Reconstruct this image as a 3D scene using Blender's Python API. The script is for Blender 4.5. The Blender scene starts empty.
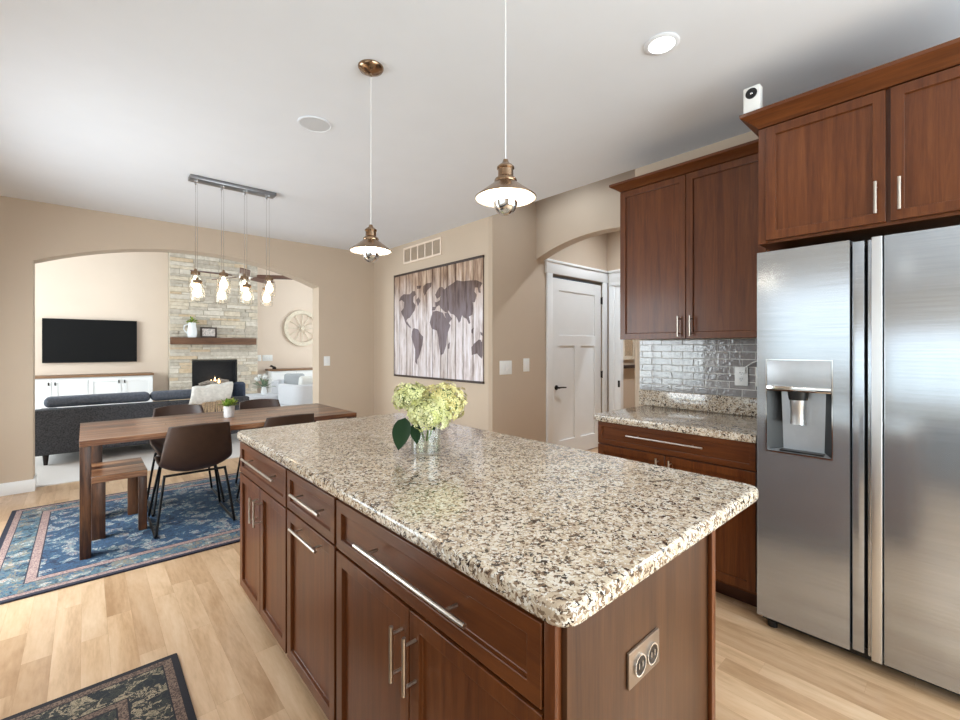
import bpy, bmesh, math, random
from mathutils import Vector, Matrix
random.seed(7)
PI = math.pi
scn = bpy.context.scene
C = scn.collection

# ---------------------------------------------------------------- camera
cam_d = bpy.data.cameras.new('camera'); cam = bpy.data.objects.new('camera', cam_d); C.objects.link(cam)
cam_d.sensor_width = 36.0; cam_d.sensor_fit = 'HORIZONTAL'
cam_d.lens = 442.2 / 960 * 36.0
cam_d.shift_y = -11.8 / 960
cam.location = (0, 0, 1.345)
cam.rotation_euler = (PI / 2, 0, -math.radians(41.74))
cam_d.clip_start = 0.02
scn.camera = cam
# ---------------------------------------------------------------- view
scn.view_settings.view_transform = 'Standard'
try: scn.view_settings.look = 'None'
except Exception: pass
scn.view_settings.gamma = 1.0
scn.view_settings.use_curve_mapping = False
scn.view_settings.exposure = 0.38
scn.cycles.max_bounces = 8
scn.cycles.transparent_max_bounces = 12
scn.cycles.caustics_reflective = False
scn.cycles.caustics_refractive = False
scn.cycles.sample_clamp_indirect = 6.0
# ---------------------------------------------------------------- world
world = bpy.data.worlds.new('sky'); scn.world = world; world.use_nodes = True
wn = world.node_tree; wn.nodes.clear()
w_out = wn.nodes.new('ShaderNodeOutputWorld'); w_bg = wn.nodes.new('ShaderNodeBackground')
w_sky = wn.nodes.new('ShaderNodeTexSky'); w_sky.sky_type = 'HOSEK_WILKIE'
w_sky.sun_direction = (-0.5, 0.2, 0.75); w_sky.turbidity = 5.0; w_sky.ground_albedo = 0.4
wn.links.new(w_sky.outputs[0], w_bg.inputs[0]); w_bg.inputs[1].default_value = 0.9
wn.links.new(w_bg.outputs[0], w_out.inputs[0])

def area(name, loc, rot, sx, sy, power, col=(1, 1, 1), spread=PI):
    d = bpy.data.lights.new(name, 'AREA'); d.shape = 'RECTANGLE'; d.size = sx; d.size_y = sy
    d.energy = power; d.color = col; d.spread = spread
    o = bpy.data.objects.new(name, d); C.objects.link(o); o.location = loc; o.rotation_euler = rot
    return o
DAY = (0.875, 0.947, 1.0)
FX = (0, -PI / 2, 0)      # faces +X
# daylight in the window openings, plus added fill from two invented windows
area('daylight_patio', (-1.36, 3.85, 1.15), (0, -PI / 2 + 0.3, 0), 2.1, 1.8, 90, DAY, 2.7)
area('daylight_sink', (-1.36, 0.45, 1.55), (0, -PI / 2 + 0.3, 0), 1.0, 2.5, 10.5, DAY, 2.6)
area('fill_daylight_behind', (1.45, -2.40, 1.45), (PI / 2, 0, 0), 3.0, 1.9, 150, DAY)  # added fill from behind the camera, no window known there
area('fill_daylight_side', (3.24, -1.4, 1.55), (0, PI / 2, 0), 1.3, 1.5, 72, DAY)  # added to brighten the ceiling on the fridge side
area('daylight_living', (-2.86, 8.4, 1.6), FX, 2.2, 2.8, 195, DAY)
area('daylight_living_side', (6.1, 8.3, 1.6), (0, PI / 2, 0), 2.0, 2.6, 105, DAY)

# ================================================================= helpers
def lin(c):
    c = c / 255.0
    return c / 12.92 if c <= 0.04045 else ((c + 0.055) / 1.055) ** 2.4
def S(r, g, b): return (lin(r), lin(g), lin(b), 1.0)

class NT:
    def __init__(s, name):
        s.m = bpy.data.materials.new(name); s.m.use_nodes = True
        s.t = s.m.node_tree; s.b = s.t.nodes['Principled BSDF']; s.out = s.t.nodes['Material Output']
    def n(s, typ, **kw):
        nd = s.t.nodes.new(typ)
        for k, v in kw.items():
            if k.startswith('i_'):
                nm = k[2:]
                nm = int(nm) if nm.isdigit() else nm.replace('_', ' ')
                nd.inputs[nm].default_value = v
            else: setattr(nd, k, v)
        return nd
    def l(s, a, b): s.t.links.new(a, b)
    def coord(s, out='Object', scale=(1, 1, 1), rot=(0, 0, 0), loc=(0, 0, 0)):
        tc = s.n('ShaderNodeTexCoord'); mp = s.n('ShaderNodeMapping')
        mp.inputs['Scale'].default_value = scale; mp.inputs['Rotation'].default_value = rot; mp.inputs['Location'].default_value = loc
        s.l(tc.outputs[out], mp.inputs[0]); return mp.outputs[0]
    def noise(s, vec, scale, detail=4, rough=0.55, dist=0.0):
        nd = s.n('ShaderNodeTexNoise'); nd.inputs['Scale'].default_value = scale; nd.inputs['Detail'].default_value = detail
        nd.inputs['Roughness'].default_value = rough; nd.inputs['Distortion'].default_value = dist
        if vec is not None: s.l(vec, nd.inputs['Vector'])
        return nd
    def ramp(s, fac, stops, interp='LINEAR'):
        r = s.n('ShaderNodeValToRGB'); e = r.color_ramp.elements; r.color_ramp.interpolation = interp
        while len(e) > 1: e.remove(e[0])
        e[0].position = stops[0][0]; e[0].color = stops[0][1]
        for p, c in stops[1:]:
            x = e.new(p); x.color = c
        s.l(fac, r.inputs[0]); return r.outputs[0]
    def mix(s, fac, a, b, mode='MIX'):
        m = s.n('ShaderNodeMix', data_type='RGBA', blend_type=mode)
        for sock, v in ((m.inputs[0], fac), (m.inputs[6], a), (m.inputs[7], b)):
            if hasattr(v, 'links') or hasattr(v, 'is_linked'): s.l(v, sock)
            else: sock.default_value = v
        return m.outputs[2]
    def math(s, op, a, b=None, c=None):
        m = s.n('ShaderNodeMath', operation=op)
        for i, v in enumerate((a, b, c)):
            if v is None: continue
            if hasattr(v, 'is_linked'): s.l(v, m.inputs[i])
            else: m.inputs[i].default_value = v
        return m.outputs[0]
    def bump(s, h, strength=0.2, dist=0.01):
        b = s.n('ShaderNodeBump'); b.inputs['Strength'].default_value = strength; b.inputs['Distance'].default_value = dist
        s.l(h, b.inputs['Height']); s.l(b.outputs[0], s.b.inputs['Normal'])
    def setb(s, **kw):
        for k, v in kw.items():
            k = k.replace('_', ' ')
            if hasattr(v, 'is_linked'): s.l(v, s.b.inputs[k])
            else: s.b.inputs[k].default_value = v
        return s.m

def plain(name, col, rough=0.5, metal=0.0, var=0.05, scale=30, coat=0.0, bump=0.0, bscale=200):
    t = NT(name); v = t.coord()
    nz = t.noise(v, scale, 3)
    dark = tuple(c * (1 - var) for c in col[:3]) + (1.0,); lite = tuple(min(1.0, c * (1 + var)) for c in col[:3]) + (1.0,)
    t.setb(Base_Color=t.ramp(nz.outputs[0], [(0.3, dark), (0.7, lite)]), Roughness=rough, Metallic=metal, Coat_Weight=coat)
    if bump: t.bump(t.noise(v, bscale, 2).outputs[0], bump, 0.002)
    return t.m

def wood(name, cols, axis='Z', stretch=14, scale=9, rough=0.35, coat=0.15, island=False, bump=0.06, lo=0.34):
    t = NT(name)
    sc = {'X': (1 / stretch * 1.0, 1, 1), 'Y': (1, 1 / stretch, 1), 'Z': (1, 1, 1 / stretch)}[axis]
    v = t.coord('Object', scale=tuple(scale * a for a in sc))
    rnd = None
    if island:
        g = t.n('ShaderNodeNewGeometry'); rnd = g.outputs['Random Per Island']
        cmb = t.n('ShaderNodeCombineXYZ')
        for i, k in enumerate((37.0, 91.0, 53.0)): t.l(t.math('MULTIPLY', rnd, k), cmb.inputs[i])
        va = t.n('ShaderNodeVectorMath', operation='ADD'); t.l(v, va.inputs[0]); t.l(cmb.outputs[0], va.inputs[1]); v = va.outputs[0]
    n1 = t.noise(v, 1.0, 5, 0.6, 0.6); n2 = t.noise(v, 9.0, 3, 0.6)
    f = t.math('ADD', t.math('MULTIPLY', n1.outputs[0], 0.75), t.math('MULTIPLY', n2.outputs[0], 0.25))
    col = t.ramp(f, [(lo, cols[0]), (0.5, cols[1]), (1 - lo, cols[2])])
    if rnd is not None:
        tint = t.ramp(rnd, [(0, cols[3]), (0.5, (1, 1, 1, 1)), (1, cols[4])])
        col = t.mix(1.0, col, tint, 'MULTIPLY')
    t.setb(Base_Color=col, Roughness=rough, Coat_Weight=coat, Coat_Roughness=0.15)
    if bump: t.bump(n2.outputs[0], bump, 0.002)
    return t.m

M = {}
M['wall'] = plain('wall_paint_tan', S(197, 178, 158), 0.75, var=0.012, scale=3, bump=0.04, bscale=350)
M['cream'] = plain('wall_paint_cream', S(231, 213, 196), 0.75, var=0.012, scale=3, bump=0.04, bscale=350)
M['ceil'] = plain('ceiling_paint_white', S(232, 235, 241), 0.85, var=0.01, scale=4, bump=0.03, bscale=300)
M['trim'] = plain('trim_paint_white', S(238, 238, 238), 0.35, var=0.01, scale=8)
M['speakergrey'] = plain('speaker_mesh', S(206, 208, 212), 0.7, var=0.04, scale=400)
M['white'] = plain('white_plastic', S(240, 240, 238), 0.35, var=0.01)
M['black'] = plain('black_plastic', S(18, 18, 19), 0.4, var=0.1)
M['blackmetal'] = plain('black_metal', S(22, 22, 24), 0.35, 0.6, var=0.1)
M['screen'] = plain('screen_glass', S(22, 22, 23), 0.5, var=0.03)
M['nickel'] = plain('brushed_nickel', S(200, 192, 182), 0.28, 1.0, var=0.05, scale=120)
M['nickelsat'] = plain('satin_handle', S(216, 218, 220), 0.38, 1.0, var=0.01)
M['barmetal'] = plain('grey_satin_metal', S(140, 140, 143), 0.3, 1.0, var=0.02)
M['chrome'] = plain('chrome', S(215, 215, 215), 0.1, 1.0, var=0.02)
M['brass'] = plain('antique_brass', S(152, 126, 102), 0.22, 1.0, var=0.1, scale=60)
M['bronze'] = plain('bronze_plate', S(146, 128, 112), 0.35, 0.7, var=0.04)
M['darkmetal'] = plain('dark_oil_rubbed_metal', S(52, 46, 44), 0.35, 0.8)
CH = (S(72, 34, 13), S(95, 50, 21), S(112, 63, 29))
M['cherry'] = wood('cherry_vertical', CH, 'Z', 18, 34, 0.36, 0.12, lo=0.3)
M['cherryY'] = wood('cherry_horizontal', CH, 'Y', 18, 34, 0.36, 0.12, lo=0.3)
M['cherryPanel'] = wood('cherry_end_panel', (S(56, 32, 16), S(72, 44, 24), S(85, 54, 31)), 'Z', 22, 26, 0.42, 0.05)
M['slate'] = plain('slate_paint', S(78, 78, 80), 0.4, var=0.03)
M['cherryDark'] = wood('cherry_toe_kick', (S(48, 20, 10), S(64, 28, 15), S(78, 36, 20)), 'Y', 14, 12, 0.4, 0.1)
for k_ in ('cherry', 'cherryY', 'cherryPanel'): M[k_].node_tree.nodes['Principled BSDF'].inputs['Specular IOR Level'].default_value = 0.3
M['floor'] = wood('maple_planks', (S(186, 150, 114), S(212, 178, 143), S(224, 194, 162), S(226, 216, 206), S(255, 252, 248)), 'Y', 7, 9, 0.32, 0.25, True, 0.02)
M['floorgap'] = plain('floor_seam', S(172, 134, 98), 0.6)
M['table'] = wood('walnut_planks', (S(74, 40, 22), S(128, 82, 52), S(176, 130, 94), S(170, 150, 138), S(255, 250, 245)), 'X', 14, 14, 0.28, 0.15, True, lo=0.4)
M['tableleg'] = wood('walnut_upright', (S(38, 20, 10), S(66, 37, 19), S(94, 58, 33)), 'Z', 10, 16, 0.42, 0.05, lo=0.4)  # dark brown, deepened further to hold the shade on the legs
M['mantel'] = wood('rough_mantel', (S(74, 46, 30), S(104, 70, 48), S(130, 92, 66)), 'X', 10, 6, 0.6, 0)
M['cabtop'] = wood('media_top_wood', (S(106, 76, 52), S(132, 98, 70), S(150, 116, 86)), 'X', 10, 6, 0.45, 0)
M['fanwood'] = wood('fan_blade_wood', (S(74, 42, 30), S(100, 60, 44), S(122, 78, 58)), 'X', 10, 12, 0.4, 0.1)
M['leather'] = plain('brown_leather', S(56, 36, 27), 0.45, var=0.14, scale=22, bump=0.12, bscale=260)
M['sofa'] = plain('charcoal_tweed', S(68, 69, 74), 0.95, var=0.6, scale=75, bump=0.4, bscale=150)
M['sofacush'] = plain('slate_chenille', S(94, 100, 112), 0.95, var=0.25, scale=40, bump=0.3, bscale=120)
M['pillowblue'] = plain('navy_pillow', S(62, 72, 92), 0.95, var=0.2, scale=30)
M['linen'] = plain('pale_grey_linen', S(214, 215, 220), 0.95, var=0.05, scale=120, bump=0.2, bscale=250)
M['linengrey'] = plain('grey_linen', S(176, 180, 184), 0.95, var=0.06, scale=90)
M['throwcream'] = plain('cream_throw', S(226, 222, 216), 0.95, var=0.12, scale=25, bump=0.3, bscale=90)
M['throwtan'] = plain('tan_fringe', S(190, 166, 138), 0.95, var=0.25, scale=60)
M['carpet'] = plain('pale_carpet', S(206, 200, 196), 1.0, var=0.08, scale=160, bump=0.4, bscale=300)
M['paper'] = plain('photo_print', S(200, 190, 185), 0.4, var=0.5, scale=45)
M['lawn'] = plain('lawn', S(96, 120, 70), 0.9, var=0.3, scale=4)
M['frost'] = plain('enamel_white', S(250, 248, 242), 0.3, var=0.005)
M['fire_int'] = plain('firebox_black', S(34, 34, 38), 0.6, var=0.25, scale=20)
M['log'] = plain('ash_log', S(150, 138, 128), 0.9, var=0.4, scale=30, bump=0.5, bscale=40)
M['ceramic'] = plain('white_ceramic', S(238, 240, 242), 0.25, var=0.02)
M['concrete'] = plain('grey_pot', S(200, 196, 194), 0.5, var=0.08, scale=60)
M['wheel'] = plain('whitewashed_wood', S(226, 214, 194), 0.7, var=0.1, scale=25)
M['stainflat'] = plain('dispenser_grey', S(178, 182, 187), 0.4, 0.6, var=0.03)

def emit(name, col, st):
    t = NT(name); t.setb(Base_Color=col, Emission_Color=col, Emission_Strength=st, Roughness=0.4); return t.m
M['bulb'] = emit('warm_bulb', (1, 0.88, 0.7, 1), 16)
M['jarbulb'] = emit('jar_bulb', (1, 0.86, 0.66, 1), 6)
M['bulb_soft'] = emit('soft_bulb', (1, 0.9, 0.76, 1), 6)
M['downlight'] = emit('downlight_lens', (1, 0.97, 0.9, 1), 5)
M['screen'].node_tree.nodes['Principled BSDF'].inputs['Specular IOR Level'].default_value = 0.12
M['flame'] = emit('gas_flame', (1, 0.62, 0.3, 1), 4)

def leafmat(name, a, b):
    t = NT(name); g = t.n('ShaderNodeNewGeometry')
    t.setb(Base_Color=t.ramp(g.outputs['Random Per Island'], [(0, a), (1, b)]), Roughness=0.55, Specular_IOR_Level=0.25); return t.m
M['leaf'] = leafmat('dark_leaf', S(14, 42, 15), S(24, 58, 20))
M['herb'] = leafmat('bright_green_leaf', S(86, 120, 36), S(160, 176, 76))
M['sage'] = leafmat('sage_leaf', S(96, 120, 100), S(150, 166, 140))
M['floret'] = leafmat('hydrangea_floret', S(192, 194, 116), S(240, 239, 190))
M['floret2'] = leafmat('hydrangea_floret_tan', S(200, 184, 110), S(240, 236, 176))
M['whitepetal'] = leafmat('white_petal', S(228, 228, 224), S(250, 250, 248))
M['stem'] = plain('green_stem', S(104, 128, 66), 0.6, var=0.15)

def glass(name, tint=(1, 1, 1, 1), ior=1.45, rough=0.0, boost=1.0):
    t = NT(name); t.t.nodes.remove(t.b)
    tr = t.n('ShaderNodeBsdfTransparent'); tr.inputs[0].default_value = tint
    gl = t.n('ShaderNodeBsdfGlossy'); gl.inputs['Roughness'].default_value = rough
    lw = t.n('ShaderNodeLayerWeight'); lw.inputs[0].default_value = 0.5
    fr = t.n('ShaderNodeMath', operation='MULTIPLY_ADD'); t.l(t.math('POWER', lw.outputs['Facing'], 4.0), fr.inputs[0]); fr.inputs[1].default_value = 0.6; fr.inputs[2].default_value = (ior - 1) ** 2 / (ior + 1) ** 2
    mx = t.n('ShaderNodeMixShader')
    t.l(t.math('MULTIPLY', fr.outputs[0], boost), mx.inputs[0]); t.l(tr.outputs[0], mx.inputs[1]); t.l(gl.outputs[0], mx.inputs[2])
    t.l(mx.outputs[0], t.out.inputs[0]); return t.m
M['pane'] = glass('window_pane', (0.97, 0.99, 0.98, 1))
M['jar'] = glass('jar_glass', (0.99, 0.98, 0.95, 1), 1.5, 0.02, 1.4)
M['vase'] = glass('vase_glass', (0.93, 0.95, 0.94, 1), 1.5, 0.0, 1.6)
M['water'] = glass('vase_water', (0.95, 0.94, 0.88, 1), 1.33)

def granite():
    t = NT('speckled_granite'); v = t.coord()
    wob = t.noise(v, 60, 3); va = t.n('ShaderNodeVectorMath', operation='MULTIPLY_ADD')
    t.l(wob.outputs['Color'], va.inputs[0]); va.inputs[1].default_value = (0.03, 0.03, 0.03); t.l(v, va.inputs[2])
    big = t.noise(v, 11, 3)
    base = t.ramp(big.outputs[0], [(0.3, S(176, 157, 134)), (0.5, S(202, 187, 166)), (0.72, S(216, 205, 190))])
    v1 = t.n('ShaderNodeTexVoronoi', i_Scale=118.0); t.l(va.outputs[0], v1.inputs['Vector'])
    sx = t.n('ShaderNodeSeparateColor'); t.l(v1.outputs['Color'], sx.inputs[0])
    cl = t.noise(v, 26, 3)
    f1 = t.math('ADD', sx.outputs[0], t.math('MULTIPLY', t.math('SUBTRACT', cl.outputs[0], 0.5), 1.1))
    spk = t.ramp(f1, [(0.0, S(46, 36, 32)), (0.085, S(74, 58, 48)), (0.16, S(126, 102, 82)), (0.26, S(172, 154, 134)), (0.5, (1, 1, 1, 1))], 'CONSTANT')
    m1 = t.ramp(f1, [(0, (1, 1, 1, 1)), (0.42, (0, 0, 0, 1))], 'CONSTANT')
    c = t.mix(m1, base, spk)
    v2 = t.n('ShaderNodeTexVoronoi', i_Scale=200.0); t.l(va.outputs[0], v2.inputs['Vector'])
    s2 = t.n('ShaderNodeSeparateColor'); t.l(v2.outputs['Color'], s2.inputs[0])
    c = t.mix(t.ramp(s2.outputs[0], [(0, (1, 1, 1, 1)), (0.16, (0, 0, 0, 1))], 'CONSTANT'), c, S(120, 100, 82))
    c = t.mix(t.ramp(s2.outputs[1], [(0, (1, 1, 1, 1)), (0.2, (0, 0, 0, 1))], 'CONSTANT'), c, S(218, 212, 202))
    t.setb(Base_Color=c, Roughness=0.12, Coat_Weight=0.2, Coat_Roughness=0.05); return t.m
M['granite'] = granite()

def steel():
    t = NT('stainless_steel'); v = t.coord('Object', scale=(1, 1.2, 160))
    nz = t.noise(v, 3, 3)
    t.setb(Base_Color=t.ramp(nz.outputs[0], [(0.3, S(173, 179, 186)), (0.7, S(189, 195, 202))]), Metallic=0.8,
           Roughness=t.math('MULTIPLY_ADD', nz.outputs[0], 0.06, 0.15))
    return t.m
M['steel'] = steel()

def tile():
    t = NT('grey_glazed_tile'); v = t.coord(); g = t.n('ShaderNodeNewGeometry')
    t.setb(Base_Color=t.ramp(g.outputs['Random Per Island'], [(0, S(136, 132, 134)), (1, S(156, 152, 152))]), Roughness=0.06, Coat_Weight=0.4, Coat_Roughness=0.02)
    a = t.noise(v, 40, 2); t.bump(a.outputs[0], 0.5, 0.0052); return t.m
M['tile'] = tile()
M['grout'] = plain('pale_grout', S(222, 219, 216), 0.8, var=0.03)

def stone():
    t = NT('stacked_ledgestone'); v = t.coord(); g = t.n('ShaderNodeNewGeometry')
    base = t.ramp(g.outputs['Random Per Island'], [(0, S(190, 180, 168)), (0.2, S(222, 208, 186)), (0.38, S(214, 186, 150)), (0.5, S(226, 218, 206)), (0.7, S(188, 180, 168)), (0.85, S(212, 204, 192)), (1, S(230, 220, 204))], 'CONSTANT')
    nz = t.noise(v, 14, 5, 0.65)
    c = t.mix(0.38, base, t.ramp(nz.outputs[0], [(0.3, S(160, 142, 120)), (0.7, S(238, 228, 212))]), 'MIX')
    t.setb(Base_Color=c, Roughness=0.85); t.bump(nz.outputs[0], 0.6, 0.02); return t.m
M['stone'] = stone()
M['stonegap'] = plain('stone_joint', S(186, 174, 158), 0.9)

def barn(name, art=False):
    t = NT(name); g = t.n('ShaderNodeNewGeometry'); v = t.coord('Object', scale=(9, 9, 1.1))
    rnd = g.outputs['Random Per Island']
    nz = t.noise(v, 2.2, 6, 0.7); tc = t.n('ShaderNodeTexCoord'); sp = t.n('ShaderNodeSeparateXYZ'); t.l(tc.outputs['Object'], sp.inputs[0])
    stain = t.noise(t.coord('Object', scale=(2.6, 2.6, 0.6)), 1.6, 3)
    hz = t.math('ADD', t.math('MULTIPLY', sp.outputs[2], 0.62), t.math('MULTIPLY', stain.outputs[0], 0.5))
    grain = t.ramp(nz.outputs[0], [(0.36, S(172, 156, 152)), (0.5, S(224, 215, 214)), (0.64, S(240, 237, 242))])
    brown = t.ramp(nz.outputs[0], [(0.36, S(118, 92, 76)), (0.5, S(174, 146, 124)), (0.66, S(214, 192, 170))])
    c = t.mix(t.ramp(hz, [(0.3, (0, 0, 0, 1)), (0.6, (1, 1, 1, 1))]), grain, brown)
    c = t.mix(0.5, c, t.ramp(rnd, [(0, S(206, 192, 184)), (1, S(250, 246, 250))]), 'MULTIPLY')
    if art: c = t.mix(1.0, c, S(146, 138, 142), 'MULTIPLY')
    t.setb(Base_Color=c, Roughness=0.8); return t.m
M['barn'] = barn('whitewashed_boards'); M['barnmap'] = barn('map_ink', True)
M['rod'] = plain('dark_rod', S(58, 42, 36), 0.5)

def rugmat(name, hx, hy, bands, field, border, scale):
    """bands: [(distance from the edge, kind)]"""
    t = NT(name); tc = t.n('ShaderNodeTexCoord'); sp = t.n('ShaderNodeSeparateXYZ'); t.l(tc.outputs['Object'], sp.inputs[0])
    dx = t.math('SUBTRACT', hx, t.math('ABSOLUTE', sp.outputs[0])); dy = t.math('SUBTRACT', hy, t.math('ABSOLUTE', sp.outputs[1]))
    d = t.math('MINIMUM', dx, dy)
    v = tc.outputs['Object']
    wob = t.noise(v, scale * 1.1, 3); va = t.n('ShaderNodeVectorMath', operation='MULTIPLY_ADD')
    t.l(wob.outputs['Color'], va.inputs[0]); va.inputs[1].default_value = (0.09, 0.09, 0.0); t.l(v, va.inputs[2])
    def floral(stops, sc):
        vo = t.n('ShaderNodeTexVoronoi', i_Scale=sc, voronoi_dimensions='2D', feature='F1'); t.l(va.outputs[0], vo.inputs['Vector'])
        se = t.n('ShaderNodeSeparateColor'); t.l(vo.outputs['Color'], se.inputs[0])
        n2 = t.noise(va.outputs[0], sc * 2.6, 4, 0.7, 0.8)
        f = t.math('ADD', t.math('MULTIPLY', n2.outputs[0], 0.8), t.math('SUBTRACT', t.math('MULTIPLY', se.outputs[0], 0.34), t.math('MULTIPLY', vo.outputs['Distance'], 0.12)))
        return t.ramp(f, stops, 'CONSTANT')
    fc = floral(field, scale); bc = floral(border, scale * 1.15)
    gu = t.mix(t.ramp(t.noise(v, scale * 9, 2).outputs[0], [(0.45, (0, 0, 0, 1)), (0.55, (1, 1, 1, 1))]), bands['guard'], bands['guard2'])
    c = fc
    for lim, kind in bands['list']:
        lt = t.math('LESS_THAN', d, lim)
        c = t.mix(lt, c, {'edge': bands['edge'], 'guard': gu, 'border': bc}[kind])
    fine = t.noise(v, 260, 2)
    c = t.mix(0.35, c, t.ramp(fine.outputs[0], [(0.3, S(120, 120, 124)), (0.7, S(255, 255, 255))]), 'MULTIPLY')
    t.setb(Base_Color=c, Roughness=0.95); t.bump(fine.outputs[0], 0.3, 0.003); return t.m
NB, BL, TL, CR, PK, TN = S(30, 44, 68), S(52, 82, 112), S(88, 116, 126), S(190, 184, 174), S(168, 138, 126), S(142, 126, 102)
M['rug'] = rugmat('blue_floral_rug', 1.375, 0.935,
    {'edge': S(36, 38, 54), 'guard': S(180, 152, 142), 'guard2': S(134, 106, 104),
     'list': [(0.243, 'edge'), (0.236, 'guard'), (0.192, 'edge'), (0.186, 'border'), (0.07, 'edge'), (0.065, 'guard'), (0.03, 'edge')]},
    [(0, NB), (0.36, BL), (0.46, NB), (0.50, BL), (0.57, TL), (0.62, CR), (0.67, BL), (0.74, PK), (0.8, TL)],
    [(0, NB), (0.38, TL), (0.48, BL), (0.54, TN), (0.61, TL), (0.68, CR), (0.74, PK)], 15.0)
DK, OL = S(34, 36, 40), S(66, 66, 58)
M['rug2'] = rugmat('dark_floral_rug', 0.40, 0.72,
    {'edge': S(34, 30, 36), 'guard': S(134, 110, 94), 'guard2': S(78, 60, 54),
     'list': [(0.216, 'edge'), (0.211, 'guard'), (0.182, 'edge'), (0.176, 'border'), (0.06, 'edge'), (0.055, 'guard'), (0.025, 'edge')]},
    [(0, DK), (0.4, OL), (0.5, DK), (0.58, S(140, 122, 100)), (0.64, OL), (0.72, S(120, 84, 72))],
    [(0, DK), (0.42, OL), (0.48, DK), (0.56, S(168, 150, 124)), (0.64, S(112, 104, 84)), (0.7, DK)], 20.0)

# ================================================================= mesh building
class MB:
    def __init__(s): s.bm = bmesh.new()
    def _v(s, p): return s.bm.verts.new(p)
    def box(s, x0, x1, y0, y1, z0, z1, bev=0.0, seg=2, mi=0):
        b2 = bmesh.new(); bmesh.ops.create_cube(b2, size=1.0)
        for v in b2.verts:
            v.co = Vector(((x0 + x1) / 2 + v.co.x * (x1 - x0), (y0 + y1) / 2 + v.co.y * (y1 - y0), (z0 + z1) / 2 + v.co.z * (z1 - z0)))
        if bev: bmesh.ops.bevel(b2, geom=b2.edges[:], offset=bev, segments=seg, affect='EDGES', profile=0.5)
        s.add(b2, mi); return s
    def add(s, b2, mi=0, mat=None):
        if mat is not None: bmesh.ops.transform(b2, matrix=mat, verts=b2.verts)
        mp = {}
        for v in b2.verts: mp[v] = s.bm.verts.new(v.co)
        for f in b2.faces:
            try: nf = s.bm.faces.new([mp[v] for v in f.verts]); nf.material_index = mi if mi else f.material_index; nf.smooth = f.smooth
            except ValueError: pass
        b2.free()
    def tube(s, pts, r, seg=8, cap=True, mi=0):
        pts = [Vector(p) for p in pts]; rs = r if isinstance(r, (list, tuple)) else [r] * len(pts)
        rings = []; n = len(pts); prev = None
        for i, p in enumerate(pts):
            t = (pts[min(i + 1, n - 1)] - pts[max(i - 1, 0)]).normalized()
            if prev is None:
                a = Vector((0, 0, 1)) if abs(t.z) < 0.9 else Vector((1, 0, 0)); u = t.cross(a).normalized()
            else: u = (prev - t * prev.dot(t)).normalized()
            prev = u; w = t.cross(u)
            rings.append([s._v(p + (u * math.cos(2 * PI * k / seg) + w * math.sin(2 * PI * k / seg)) * rs[i]) for k in range(seg)])
        for a, b in zip(rings, rings[1:]):
            for k in range(seg):
                f = s.bm.faces.new((a[k], a[(k + 1) % seg], b[(k + 1) % seg], b[k])); f.smooth = True; f.material_index = mi
        if cap:
            for rr in (rings[0][::-1], rings[-1]):
                f = s.bm.faces.new(rr); f.material_index = mi
        return s
    def lathe(s, prof, c=(0, 0, 0), seg=28, mat=None, close=False, smooth=True, mi=0):
        b2 = bmesh.new(); rings = []
        for r, z in prof:
            if r < 1e-6: rings.append([b2.verts.new((0, 0, z))])
            else: rings.append([b2.verts.new((r * math.cos(2 * PI * k / seg), r * math.sin(2 * PI * k / seg), z)) for k in range(seg)])
        prs = list(zip(rings, rings[1:])) + ([(rings[-1], rings[0])] if close else [])
        for a, b in prs:
            for k in range(seg):
                k2 = (k + 1) % seg
                if len(a) == 1 and len(b) == 1: continue
                if len(a) == 1: vs = (a[0], b[k], b[k2])
                elif len(b) == 1: vs = (a[k], a[k2], b[0])
                else: vs = (a[k], a[k2], b[k2], b[k])
                f = b2.faces.new(vs); f.smooth = smooth
        mt = Matrix.Translation(c) @ (mat or Matrix())
        s.add(b2, mi, mt); return s
    def prism(s, outline, axis, d0, d1, mi=0, bev=0.0):
        """outline [(a, b)]; axis X: (y, z), Y: (x, z), Z: (x, y)"""
        f3 = {'X': lambda a, b, d: (d, a, b), 'Y': lambda a, b, d: (a, d, b), 'Z': lambda a, b, d: (a, b, d)}[axis]
        b2 = bmesh.new()
        v0 = [b2.verts.new(f3(a, b, d0)) for a, b in outline]; v1 = [b2.verts.new(f3(a, b, d1)) for a, b in outline]
        n = len(outline); b2.faces.new(v0); b2.faces.new(v1[::-1])
        for i in range(n): b2.faces.new((v0[i], v0[(i + 1) % n], v1[(i + 1) % n], v1[i]))
        bmesh.ops.recalc_face_normals(b2, faces=b2.faces)
        if bev: 
            es = [e for e in b2.edges if all(abs(v.co[{'X':0,'Y':1,'Z':2}[axis]] - d1) < 1e-6 for v in e.verts) or all(abs(v.co[{'X':0,'Y':1,'Z':2}[axis]] - d0) < 1e-6 for v in e.verts)]
            bmesh.ops.bevel(b2, geom=es, offset=bev, segments=3, affect='EDGES', profile=0.5)
        s.add(b2, mi); return s
    def quad(s, a, b, c, d, mi=0):
        f = s.bm.faces.new([s._v(p) for p in (a, b, c, d)]); f.material_index = mi; return s
    def build(s, name, mats, parent=None, org=None, recalc=True, smooth_angle=None):
        if recalc: bmesh.ops.recalc_face_normals(s.bm, faces=s.bm.faces)
        if org is not None: bmesh.ops.translate(s.bm, verts=s.bm.verts, vec=-Vector(org))
        me = bpy.data.meshes.new(name); s.bm.to_mesh(me); s.bm.free(); me.set_sharp_from_angle(angle=math.radians(38))
        for m in (mats if isinstance(mats, (list, tuple)) else [mats]): me.materials.append(M[m] if isinstance(m, str) else m)
        o = bpy.data.objects.new(name, me); C.objects.link(o)
        if parent is not None: o.parent = parent
        return o

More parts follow.
